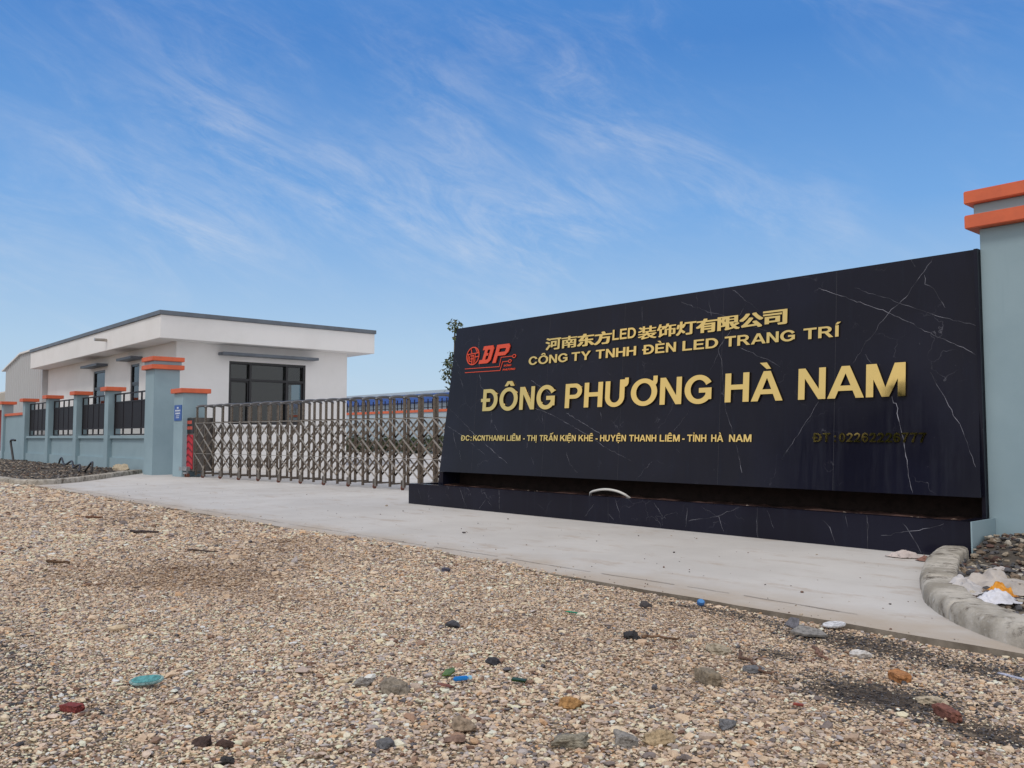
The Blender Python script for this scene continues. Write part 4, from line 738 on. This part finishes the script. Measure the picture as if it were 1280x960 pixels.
# ---------------------------------------------------------------- stones
t_ = (1+5**.5)/2
ICO_V = np.array([(-1, t_, 0), (1, t_, 0), (-1, -t_, 0), (1, -t_, 0), (0, -1, t_), (0, 1, t_), (0, -1, -t_), (0, 1, -t_), (t_, 0, -1), (t_, 0, 1), (-t_, 0, -1), (-t_, 0, 1)])/math.hypot(1, t_)
ICO_F = np.array([(0, 11, 5), (0, 5, 1), (0, 1, 7), (0, 7, 10), (0, 10, 11), (1, 5, 9), (5, 11, 4), (11, 10, 2), (10, 7, 6), (7, 1, 8), (3, 9, 4), (3, 4, 2), (3, 2, 6), (3, 6, 8), (3, 8, 9), (4, 9, 5), (2, 4, 11), (6, 2, 10), (8, 6, 7), (9, 8, 1)])
def stones(name, x, y, z, r, cols, m=STONE, flatness=(.32, .62), sink=.25, parent=None):
    n = len(x)
    v = ICO_V[None]*(1+rng.uniform(-.30, .22, (n, 12, 1)))+rng.normal(0, .10, (n, 12, 3))
    sc = np.stack([rng.uniform(.9, 1.45, n), rng.uniform(.6, 1.0, n), rng.uniform(*flatness, n)], 1); v = v*sc[:, None, :]
    tl = rng.normal(0, .32, n); c_, s_ = np.cos(tl)[:, None], np.sin(tl)[:, None]
    v[..., 1], v[..., 2] = v[..., 1]*c_-v[..., 2]*s_, v[..., 1]*s_+v[..., 2]*c_
    an = rng.uniform(0, 2*np.pi, n); c_, s_ = np.cos(an)[:, None], np.sin(an)[:, None]
    v[..., 0], v[..., 1] = v[..., 0]*c_-v[..., 1]*s_, v[..., 0]*s_+v[..., 1]*c_
    v *= r[:, None, None]; v += np.stack([x, y, z+r*(.5-sink)], 1)[:, None, :]
    f = (ICO_F[None]+12*np.arange(n)[:, None, None]).reshape(-1, 3)
    return npmesh(name, v.reshape(-1, 3), f, m, np.repeat(cols, 12, 0), parent)
PAL = np.array([(.56, .435, .33), (.60, .49, .385), (.49, .375, .29), (.44, .36, .315), (.68, .585, .50), (.37, .275, .215), (.30, .25, .235), (.17, .145, .145), (.105, .10, .115), (.25, .165, .125), (.50, .33, .21), (.38, .345, .35), (.15, .09, .07)])
PW = np.array([17, 14, 15, 12, 8, 11, 8, 4.5, 2.6, 5, 4, 6, 3.]); PW /= PW.sum()
def palette(n): return PAL[rng.choice(len(PAL), n, p=PW)]*rng.uniform(.85, 1.20, (n, 1))*np.array([1.20, 1.18, 1.115])
fa = math.atan2(F0.y, F0.x); HALF = math.radians(45)
X_, Y_, D_, S_ = [], [], [], []
d_ = 1.6
while d_ < 27:
    ds = max(.0128, .0023*d_); n_ = int(2*HALF*d_/ds)
    a_ = fa-HALF+(np.arange(n_)+rng.uniform(-.42, .42, n_))*2*HALF/n_; q_ = d_+rng.uniform(-.42, .42, n_)*ds
    X_.append(np.cos(a_)*q_); Y_.append(np.sin(a_)*q_); D_.append(q_); S_.append(np.full(n_, ds)); d_ += ds*.92
px_, py_, dist, spc = map(np.concatenate, (X_, Y_, D_, S_)); NS = len(px_)
# a sparser scatter of larger chips lying on top
n2 = NS//9; k2 = rng.integers(0, NS, n2)
px_ = np.concatenate([px_, px_[k2]+rng.normal(0, .01, n2)]); py_ = np.concatenate([py_, py_[k2]+rng.normal(0, .01, n2)]); dist = np.concatenate([dist, dist[k2]]); spc = np.concatenate([spc, spc[k2]*1.5])
top_ = np.concatenate([np.zeros(NS), np.ones(n2)]); NS = len(px_)
wig = .05*np.sin(px_*2.1)+.035*np.sin(px_*5.3+1)+.03*np.sin(px_*13.)
over = sst(-px_, 4.2, 6.5)
lim = edge_y(px_)+wig*over+(rng.random(NS)**3)*.22*over-.015*(1-over)
keep = (py_ < lim)&(py_ > -4.)
keep &= ~((px_ < -22.2)&(py_ > 4.7))                  # the left verge belongs to the debris bed
keep &= rng.random(NS) < .93
dm = dark_mask(px_, py_); dirt = dirt_mask(px_, py_); keep &= rng.random(NS) > np.maximum(dm*.35, dirt*.5)
px_, py_, dist, dm, spc, top_ = [q[keep] for q in (px_, py_, dist, dm, spc, top_)]
big = np.exp(-(((px_+2.2)/1.2)**2+((py_-2.2)/1.1)**2)); fine = vnoise(px_, py_, .55, 9)
keep = rng.random(len(px_)) > .38*big*(1-top_)          # coarser where the big chips lie
px_, py_, dist, dm, spc, top_, big, fine = [q[keep] for q in (px_, py_, dist, dm, spc, top_, big, fine)]
r = spc*.455*np.exp(rng.normal(0, .34, len(px_)))*(1+.36*big+.14*np.clip(fine, -1, 1)); r = np.where(rng.random(len(r)) < .012, r*1.7, r)
r *= 1-.55*dm
pz_ = gz_at(px_, py_)+top_*.004; pz_ = np.where(py_ > edge_y(px_), np.maximum(pz_, .0), pz_)
cols = palette(len(px_)); dk = np.array([(.075, .072, .078)])*rng.uniform(.6, 1.9, (len(px_), 1)); sel = rng.random(len(px_)) < dm*.97
cols[sel] = dk[sel]
tone = 1+.16*vnoise(px_, py_, .4, 21)+.10*vnoise(px_, py_, 1.6, 22); cols = cols*tone[:, None]
br = dirt_mask(px_, py_)[:, None]; cols = cols*(1-br*.45)+np.array([.26, .18, .12])*br*.34
tag(stones('loose_gravel', px_, py_, pz_, r, np.clip(cols, .02, .72)), 'loose crushed stone covering the ground in the foreground', None, None, 'stuff')
print('stones', len(px_))

# rubble beds behind the kerbs
def bed(name, label, xr, yr, hfun, m, n, inside, rr, pal, res=60):
    a, b_ = np.meshgrid(np.linspace(*xr, res), np.linspace(*yr, res)); h_ = hfun(a, b_)
    I = np.arange(a.size).reshape(a.shape)
    ok = inside(a, b_); q = np.stack([I[:-1, :-1], I[:-1, 1:], I[1:, 1:], I[1:, :-1]], -1).reshape(-1, 4)
    q = q[ok.ravel()[q].all(1)]
    o = npmesh(name, np.stack([a, b_, h_], -1).reshape(-1, 3), q, m, None, None, True); tag(o, label, None, None, 'structure')
    x = rng.uniform(*xr, n*3); y = rng.uniform(*yr, n*3); k = inside(x, y); x, y = x[k][:n], y[k][:n]
    c = np.array(pal)[rng.integers(0, len(pal), len(x))]*rng.uniform(.6, 1.3, (len(x), 1)); r_ = rr*np.minimum(np.exp(rng.normal(0, .5, len(x))), 1.9)
    return stones('loose_rubble', x, y, hfun(x, y), r_, c, STONE, (.3, .8), .15)
DIRT = flat('dark_dirt', (.10, .085, .07), (.045, .04, .036), .95, 14.)
KX = [-3.16, -3.10, -2.80, -2.46, -2.22, -1.95, -1.70, -1.35, -.8, 1.5]; KY = [8.33, 7.75, 6.75, 6.02, 5.66, 5.38, 5.18, 5.0, 4.85, 4.7]
def inR(x, y): return (x > np.interp(y, KY[::-1], KX[::-1])+.03)&(y < 8.93)&(x < 1.4)
hR = lambda x, y: .05+.17*np.exp(-((y-8.75)/.5)**2)*np.exp(-((x+2.75)/.75)**2)+.06*vnoise(x, y, 1.4, 6)+.03*vnoise(x, y, 5., 8)-.02
tag(bed('rubble_bed', 'dark earth bed strewn with rubbish between the right kerb and the pillar', (-3.3, 1.4), (4.7, 8.93), hR, DIRT, 9000, inR, .019, [(.30, .25, .19), (.12, .115, .12), (.07, .07, .075), (.42, .38, .32), (.20, .15, .11), (.10, .06, .05), (.09, .09, .10)], 110),
    'dark and pale broken rubble piled behind the right kerb', None, None, 'stuff')
KLX = [-31.5, -24.7, -23.4, -22.8, -22.7, -23.2, -24.7, -26.2, -27.7]; 
def inL(x, y): return (x < np.interp(y, [4.75, 5.0, 5.45, 6.05, 7.1, 8.05, 9.1, 9.4], [-23.4, -22.75, -22.75, -23.3, -24.8, -26.3, -27.8, -28])-.02)&(y > 4.8)&(y < 9.35)
hL = lambda x, y: .03+.09*np.exp(-((y-7.6)/1.3)**2)*sst(-x, 26, 30)+.06*vnoise(x, y, .8, 16)+.04*vnoise(x, y, 2.5, 18)
tag(bed('debris_bed', 'earth verge littered with debris between the left kerb and the fence', (-60, -22.6), (4.8, 9.35), hL, DIRT, 20000, inL, .021, [(.28, .24, .20), (.10, .095, .095), (.06, .055, .055), (.36, .30, .24), (.16, .11, .085), (.20, .19, .19)], 130),
    'mixed dark debris and stones heaped on the left verge', None, None, 'stuff')
# ---------------------------------------------------------------- single things lying about
def at_ground(x, y):
    x_, y_ = np.array([x]), np.array([y])
    if inR(x_, y_)[0]: return float(hR(x_, y_)[0])
    if inL(x_, y_)[0]: return float(hL(x_, y_)[0])
    if y > float(edge_y(x_)[0]) and x < -.4: return 0.
    return float(gz_at(x_, y_)[0])
MC = {}
def cmat(c, rough=.8, spec=.3):
    k = (c, rough)
    if k not in MC: MC[k] = flat('stone_or_scrap', c, tuple(v*.5 for v in c), rough, 55., 0., spec)
    return MC[k]
def chunk(name, label, cat, x, y, dims, col, rz=0., seed=0, kind='rock', tilt=.08, lift=.0, rough=.85):
    r_ = random.Random(seed+int(abs(x*1000)))
    bm = bmesh.new()
    if kind == 'rock':
        bmesh.ops.create_icosphere(bm, subdivisions=4, radius=.5)
        off_ = Vector((r_.random()*50, r_.random()*50, r_.random()*50))
        planes = [(Vector((r_.gauss(0, 1), r_.gauss(0, 1), r_.gauss(0, 1))).normalized(), r_.uniform(.26, .42)) for _ in range(11)]
        for v in bm.verts:
            c = v.co
            for nn, dd in planes:
                e = c.dot(nn)-dd
                if e > 0: c = c-nn*e*.92
            c = c*(1+.22*noise.noise(c*4+off_)+.12*noise.noise(c*9+off_)+.06*noise.noise(c*22+off_)); v.co = Vector((c.x*dims[0], c.y*dims[1], c.z*dims[2]))*1.35
    elif kind == 'brick':
        bmesh.ops.create_cube(bm, size=1.); bmesh.ops.subdivide_edges(bm, edges=bm.edges, cuts=5, use_grid_fill=True); off_ = Vector((r_.random()*50, 3, 8))
        for v in bm.verts:
            c = v.co.copy(); L = max(abs(c.x), abs(c.y), abs(c.z)); rd = Vector((c.x, c.y, c.z)); s_ = c.length; c = c*(1-.09*max(0, s_-.62)/.25)
            c += Vector((noise.noise(c*3+off_), noise.noise(c*3+off_+Vector((9, 0, 0))), noise.noise(c*3+off_+Vector((0, 9, 0)))))*.09
            if c.x > .3: c.x -= .10*(1+noise.noise(Vector((c.y*5, c.z*5, seed))))
            v.co = Vector((c.x*dims[0], c.y*dims[1], c.z*dims[2]))
    me = bpy.data.meshes.new(name); bm.to_mesh(me); bm.free(); me.materials.append(cmat(col, rough))
    o = bpy.data.objects.new(name, me); COL.objects.link(o); o.location = (x, y, at_ground(x, y)+dims[2]*(.20 if kind == 'rock' else .36)+lift+.006); o.rotation_euler = (r_.uniform(-tilt, tilt), r_.uniform(-tilt, tilt), rz)
    if kind == 'rock': me.polygons.foreach_set('use_smooth', [False]*len(me.polygons))
    return tag(o, label, cat)
DIAG = TH  # rotation that faces the viewer
chunk('rock', 'largest grey rock lying alone in the middle of the gravel', 'rock', -3.22, 2.17, (.12, .09, .07), (.27, .23, .185), .2, 1)
chunk('rock', 'brown rough rock in the gravel below the blue lighter', 'rock', -2.66, 2.10, (.085, .075, .06), (.34, .26, .19), .9, 2)
chunk('rock', 'orange brown angular rock near the bottom middle of the gravel', 'rock', -2.58, 2.60, (.10, .06, .05), (.42, .23, .09), .5, 3)
chunk('rock', 'smooth grey rock beside a tan rock near the bottom edge', 'rock', -2.14, 2.44, (.095, .07, .055), (.28, .26, .24), .1, 4)
chunk('rock', 'tan rock touching the right side of a smooth grey rock', 'rock', -2.06, 2.53, (.10, .075, .05), (.46, .35, .22), 1.1, 5)
chunk('rock', 'flat olive grey rock at the bottom edge left of the smooth grey rock', 'rock', -2.27, 2.30, (.12, .085, .045), (.30, .27, .21), 1.6, 6)
chunk('brick', 'grey brown worn block lying right of centre in the gravel', 'brick', -2.42, 3.33, (.145, .07, .06), (.27, .22, .16), 2.75, 7, 'brick')
chunk('brick', 'bright orange brick piece above the black patch of grit', 'brick', -1.87, 4.05, (.105, .062, .042), (.46, .21, .085), 2.6, 8, 'brick')
chunk('brick', 'dark red brick fragment at the right edge of the black patch of grit', 'brick', -1.49, 3.63, (.150, .045, .042), (.23, .095, .07), 2.5, 9, 'brick')
chunk('brick', 'flat red brick shard at the far left of the foreground', 'brick', -3.83, 1.03, (.105, .045, .028), (.23, .05, .045), .35, 10, 'brick')
chunk('clod', 'larger dark brown clod at the bottom left of the gravel', 'clod', -3.12, 1.28, (.07, .05, .035), (.07, .045, .04), .3, 11)
chunk('clod', 'small dark clod just right of the larger clod', 'clod', -3.06, 1.33, (.055, .04, .03), (.085, .05, .04), .7, 12)
chunk('clod', 'dark flat clod closest to the bottom edge of the picture', 'clod', -2.91, 1.27, (.055, .04, .024), (.05, .045, .045), .2, 13)
chunk('rock', 'grey slate coloured rock right of the tan rocks near the bottom', 'rock', -2.0, 2.88, (.085, .055, .045), (.19, .19, .2), 1.4, 14)
chunk('rock', 'pale grey rock left of the largest grey rock', 'rock', -3.42, 2.12, (.08, .06, .045), (.33, .31, .29), 1.4, 15)
chunk('rock', 'dark grey rock near the bottom edge below the largest grey rock', 'rock', -2.68, 1.76, (.06, .045, .034), (.14, .14, .15), .4, 16)
chunk('rock', 'black lump standing in the gravel in front of the sign', 'rock', -3.19, 3.70, (.075, .06, .05), (.045, .043, .045), .4, 17)
chunk('rock', 'black lump on the gravel behind the grey rock in the middle', 'rock', -4.07, 3.14, (.08, .055, .04), (.075, .075, .085), .1, 18)
chunk('rock', 'dark blue grey stone near the concrete edge left of centre', 'rock', -5.75, 4.36, (.085, .06, .05), (.10, .10, .14), .1, 19)
chunk('rock', 'blackish stone in the gravel right of the blue lighter', 'rock', -3.30, 2.80, (.065, .045, .035), (.05, .05, .06), .1, 20)
chunk('rock', 'rounded dark stone between the concrete edge and the black lump', 'rock', -3.76, 4.50, (.07, .06, .045), (.08, .07, .07), .1, 21)
chunk('rock', 'broad pale stone at the tip of the long brown stick', 'rock', -2.72, 3.84, (.13, .10, .055), (.42, .36, .27), .1, 22)
chunk('rock', 'white chalky stone near the orange brick piece', 'rock', -2.20, 4.34, (.085, .06, .05), (.66, .63, .60), .6, 23)
chunk('rock', 'grey pebble slab lying below the long brown stick', 'rock', -2.39, 3.66, (.10, .07, .03), (.17, .17, .18), .1, 24)
chunk('rock', 'flat brown stone below the tan rock in the gravel', 'rock', -2.57, 2.0, (.08, .05, .025), (.25, .16, .12), .9, 25)
chunk('rock', 'cream coloured flat stone at the bottom edge of the black patch', 'rock', -1.60, 3.78, (.10, .06, .035), (.50, .42, .31), .4, 26)
chunk('rock', 'creamy boulder piece lying against the foot of the fence wall', 'rock', -28.6, 8.9, (.62, .34, .30), (.56, .47, .34), .1, 27)
# small scrap
def plate(name, label, cat, x, y, poly, th, col, rz, tilt=(0, 0), rough=.5, lift=0., parent=None, bend=0.):
    mb = MB().prism(poly, 'z', 0, th); o = mb.build(name, cmat(col, rough, .5), parent, min(th*.3, .002))
    o.location = (x, y, at_ground(x, y)+.014+lift); o.rotation_euler = (tilt[0], tilt[1], rz); return tag(o, label, cat)
def ellp(a, b, n=28, waist=0.): return [(a*math.cos(2*math.pi*i/n), b*math.sin(2*math.pi*i/n)*(1-waist*math.exp(-(math.cos(2*math.pi*i/n)*2.4)**2))) for i in range(n)]
sl_ = empty('slipper_sole', 'pale turquoise slipper sole lying on the gravel at the left', 'slipper', (-4.01, 1.38, at_ground(-4.01, 1.38)+.028), .55)
sl_.rotation_euler = (.55, -.1, .55+TH*.35)
mb = MB().prism(ellp(.078, .031, 32, .12), 'z', 0, .012); mb.build('sole', cmat((.28, .44, .45), .6), sl_, .003)
mb = MB().prism(ellp(.066, .023, 32, .12), 'z', .0125, .0145); mb.build('insole', cmat((.10, .33, .35), .6), sl_)
lg_ = empty('lighter', 'bright blue plastic lighter lying in the gravel', 'lighter', (-3.16, 2.49, at_ground(-3.16, 2.49)+.022), 1.25)
MB().box(-.040, .030, -.011, .011, -.008, .010).build('lighter_body', mat('blue_plastic', (.01, .22, .62), .35)[0], lg_, .005)
MB().box(.0305, .048, -.009, .009, -.007, .009).build('lighter_head', mat('pale_blue_plastic', (.35, .62, .80), .3)[0], lg_, .003)
plate('glass_shard', 'olive green glass shard beside the blue lighter', 'shard', -3.27, 2.50, [(-.03, -.022), (.012, -.03), (.034, .0), (.02, .03), (-.022, .026)], .007, (.10, .17, .03), .6, (.35, -.2), .15, .008)
plate('glass_shard', 'dark green bottle shard right of the blue lighter', 'shard', -2.96, 2.66, [(-.035, -.012), (.03, -.014), (.036, .01), (-.03, .014)], .010, (.02, .06, .022), .75, (.2, .1), .15, .006)
plate('dry_leaf', 'dry reddish leaf just left of the blue lighter', 'leaf', -3.12, 2.37, [(-.042, 0), (-.02, -.014), (.015, -.015), (.042, .002), (.012, .014), (-.02, .012)], .003, (.22, .08, .055), .85, (.15, .2), .7, .006)
plate('plastic_scrap', 'small bright green plastic scrap in the gravel before the sign', 'scrap', -3.87, 3.92, [(-.04, -.01), (.035, -.014), (.04, .008), (-.02, .012)], .004, (.02, .30, .15), .7, (.1, .1), .4, .006)
plate('paper_disc', 'white crumpled disc on the dark grit by the concrete edge', 'disc', -2.62, 4.86, ellp(.066, .055, 22), .009, (.74, .74, .76), .3, (.12, -.1), .6, .012)
plate('slate_shard', 'grey broken slate shard near the concrete edge at right', 'slate', -2.62, 4.55, [(-.10, -.04), (-.02, -.06), (.11, -.03), (.08, .035), (-.03, .06)], .014, (.27, .255, .24), .7, (.25, .12), .7, .012)
plate('slate_shard', 'small upright dark shard standing behind the broken slate', 'slate', -2.74, 4.60, [(-.045, -.02), (.04, -.03), (.03, .05), (-.02, .04)], .012, (.15, .15, .18), .6, (.9, .3), .7, .03)
plate('plastic_strip', 'pale bluish plastic strip at the right edge of the gravel', 'strip', -1.47, 4.37, [(-.14, -.012), (.13, -.018), (.14, .01), (-.12, .014)], .006, (.64, .66, .80), 2.5, (.05, .1), .4, .02)
plate('tile_piece', 'small dark red tile piece left of the black patch', 'tile', -1.94, 3.29, [(-.022, -.008), (.02, -.01), (.022, .009), (-.018, .01)], .008, (.30, .06, .04), .6, (.1, .1), .7, .006)
cp = empty('bottle_cap', 'blue plastic bottle cap on the gravel beside the concrete edge', 'cap', (-3.53, 4.80, at_ground(-3.53, 4.80)+.03), .4)
cp.rotation_euler = (.5, .3, .4)
MB().cyl((0, 0, 0), .026, .024, 'z', 20).build('cap_wall', mat('cap_blue', (.04, .13, .33), .45)[0], cp, .004); MB().cyl((0, 0, .0135), .020, .003, 'z', 20).build('cap_top', mat('cap_blue_light', (.06, .22, .5), .35)[0], cp)
def stick(label, p0, p1, r0, col, seed=0, name='stick', sag=.0):
    r_ = random.Random(seed); n = 9; a, b = Vector((*p0, 0)), Vector((*p1, 0)); P = []
    for i in range(n):
        q = a.lerp(b, i/(n-1)); q.x += r_.gauss(0, .012); q.y += r_.gauss(0, .012); q.z = at_ground(q.x, q.y)+r0+.012+r_.uniform(0, .008); P.append(q)
    o = MB().tube([p-P[0] for p in P], [r0*(1-.4*i/(n-1)) for i in range(n)], 7).build(name, cmat(col, .85), None, smooth=True); o.location = P[0]; return tag(o, label, 'stick')
stick('long brown stick running right from the broad pale stone', (-2.62, 3.85), (-2.28, 3.62), .009, (.17, .10, .07), 1)
stick('brown twig lying right of the black lump in front of the sign', (-3.16, 3.73), (-2.98, 3.86), .009, (.22, .13, .08), 2)
stick('dark piece of wood across the gravel at the left middle distance', (-10.45, 3.36), (-10.05, 3.54), .018, (.07, .05, .05), 3)
stick('thin brown stick farthest left on the gravel', (-12.8, 3.53), (-12.5, 3.66), .015, (.20, .09, .05), 4)
stick('short brown stick on the left gravel nearest the camera', (-8.48, 2.05), (-8.25, 2.15), .014, (.15, .085, .05), 5)
stick('dark twig halfway between the gate and the grey rock', (-8.4, 3.26), (-8.15, 3.42), .009, (.09, .06, .05), 6)
stick('flat reddish lath beside the broken slate shard', (-2.42, 4.26), (-2.24, 4.05), .010, (.27, .15, .11), 7)
# crumpled cloths and bags
def crumple(name, label, cat, x, y, sx, sy, hgt, col, rz, seed, rough=.55, lift=0., nn=34, amp=1., spec=.35):
    off_ = Vector((seed*3.3, seed*1.7, seed*5.1)); vs_ = []; fs_ = []
    for j in range(nn):
        for i in range(nn):
            u_, v_ = i/(nn-1)*2-1, j/(nn-1)*2-1; rad = math.hypot(u_, v_); e = 1/max(1, max(abs(u_), abs(v_))*1.0)
            k = 1+.25*noise.noise(Vector((u_*1.3, v_*1.3, 0))+off_)
            p = Vector((u_*(1-.22*v_*v_)*k, v_*(1-.22*u_*u_)*k, 0)); q = p*2.2+off_
            z = (1-min(1, rad)**2)*.55+.42*abs(noise.noise(q))*amp+.26*abs(noise.noise(q*2.3))*amp+.12*abs(noise.noise(q*5.))*amp
            z *= max(0.12, 1-rad*.62)
            vs_.append((p.x*sx/2+noise.noise(q*1.5)*.1*sx, p.y*sy/2+noise.noise(q*1.5+Vector((7, 0, 0)))*.1*sy, z*hgt))
    fs_ = [(j*nn+i, j*nn+i+1, (j+1)*nn+i+1, (j+1)*nn+i) for j in range(nn-1) for i in range(nn-1)]
    o = MB().add(vs_, fs_).build(name, flat('crumpled_'+cat, col, tuple(c*.75 for c in col), rough, 7., 0., spec), None, 0, True)
    md = o.modifiers.new('thickness', 'SOLIDIFY'); md.thickness = .003; md.offset = 1
    o.location = (x, y, at_ground(x, y)+.004+lift); o.rotation_euler = (0, 0, rz); return tag(o, label, cat)
crumple('plastic_bag', 'dusty beige plastic sheet crumpled against the inner side of the right kerb', 'bag', -2.36, 6.62, .62, .50, .17, (.50, .45, .41), .6, 1)
crumple('plastic_bag', 'pale grey bag corner sagging over the inside of the right kerb', 'bag', -2.43, 6.22, .30, .42, .13, (.56, .53, .52), .3, 2)
crumple('plastic_bag', 'bright white crumpled bag lying beside the right kerb', 'bag', -2.12, 5.98, .26, .22, .11, (.70, .70, .76), .9, 3)
crumple('plastic_bag', 'translucent grey bag at the right edge of the picture behind the kerb', 'bag', -1.80, 5.78, .42, .30, .10, (.55, .52, .50), .9, 4)
crumple('wrapper', 'orange plastic wrapper lying on the rubble behind the right kerb', 'wrapper', -2.22, 6.33, .22, .17, .12, (.72, .30, .02), .5, 5, .35)
crumple('wrapper', 'yellow printed wrapper lying right of the orange wrapper', 'wrapper', -1.99, 6.52, .27, .13, .10, (.74, .50, .03), .85, 6, .35)
crumple('plastic_bag', 'whitish flat sack on the rubble near the pillar foot', 'bag', -2.66, 7.62, .30, .14, .05, (.50, .46, .44), 1.0, 7)
crumple('plastic_bag', 'white scrap of sheet at the far right of the rubble', 'bag', -1.98, 7.05, .3, .22, .13, (.74, .72, .71), .4, 8)
crumple('plastic_scrap', 'dark blue scrap of plastic at the right edge of the rubble', 'scrap', -1.64, 5.72, .26, .12, .06, (.06, .10, .16), .9, 9)
crumple('rag', 'pale pinkish rag lying on the concrete at the foot of the black plinth', 'rag', -3.62, 8.02, .30, .18, .09, (.58, .50, .47), .5, 10, .9)
crumple('rag', 'small brown rag touching the pale rag near the right kerb', 'rag', -3.40, 7.93, .14, .12, .06, (.26, .14, .11), 1.2, 11, .9)
# things on the left verge and on the plinth
def pipe(name, label, cat, pts, r0, m):
    P = [Vector(p) for p in pts]; Q = []
    for i in range(len(P)-1):
        p0, p1, p2, p3 = P[max(i-1, 0)], P[i], P[i+1], P[min(i+2, len(P)-1)]
        for k in range(8):
            t = k/8; Q.append(.5*((2*p1)+(p2-p0)*t+(2*p0-5*p1+4*p2-p3)*t*t+(3*p1-p0-3*p2+p3)*t**3))
    Q.append(P[-1]); o = MB().tube([q-P[0] for q in Q], r0, 8).build(name, m, None, smooth=True); o.location = P[0]; return tag(o, label, cat)
WHITEPIPE, _, _ = mat('white_hose', (.62, .60, .57), .5)
pipe('hose', 'short white hose arching out of the soil on the black plinth', 'hose', [(-8.06, 8.56, .29), (-7.99, 8.47, .365), (-7.83, 8.44, .408), (-7.66, 8.43, .425), (-7.50, 8.44, .410), (-7.38, 8.46, .37), (-7.33, 8.54, .30)], .016, WHITEPIPE)
CABLE, _, _ = mat('black_cable', (.025, .022, .024), .55)
def ez(x, y): return at_ground(x, y)
pipe('cable', 'black cable looping up above the debris near the left kerb', 'cable', [(-27.9, 7.6, .05), (-27.0, 7.5, .30), (-26.4, 7.4, .40), (-26.0, 7.3, .36), (-25.9, 7.25, .12)], .03, CABLE)
pipe('cable', 'black cable snaking low over the debris at the foot of the fence', 'cable', [(-33.5, 8.3, .2), (-32.0, 8.0, .42), (-30.8, 7.8, .22), (-29.6, 7.7, .36), (-28.6, 7.5, .20), (-27.6, 7.4, .30), (-26.9, 7.2, .12)], .03, CABLE)
pipe('cable', 'bent black pipe standing upright at the far left of the fence foot', 'cable', [(-41.8, 8.6, .0), (-42.4, 8.6, .75), (-42.5, 8.6, .95), (-42.2, 8.6, 1.0), (-41.7, 8.6, .98)], .045, CABLE)
# pebbles in the planter and grit on the apron
xg = rng.uniform(-11.8, -3.4, 420); yg = rng.uniform(8.49, 8.95, 420)
tag(stones('planter_pebbles', xg, yg, .29+0*xg, .011*np.minimum(np.exp(rng.normal(0, .6, 420)), 2.), np.array([(.12, .065, .05), (.28, .2, .16), (.08, .045, .04), (.42, .34, .28)])[rng.integers(0, 4, 420)]), 'small pebbles and clods on the soil of the plinth', None, None, 'stuff')
ng = 700; xg = rng.uniform(-22, -1.8, ng); yg = 4.95+(rng.random(ng)**2.2)*3.3; k = (yg < 8.3)&~inR(xg, yg+.35); xg, yg = xg[k], yg[k]
tag(stones('scattered_grit', xg, yg, 0*xg+.001, .0036*np.exp(rng.normal(0, .6, len(xg))), np.array([(.12, .10, .09), (.30, .24, .19), (.2, .13, .1), (.45, .38, .3), (.07, .06, .06)])[rng.integers(0, 5, len(xg))], STONE, (.3, .7), .1), 'scattered grit and crumbs lying on the concrete apron', None, None, 'stuff')
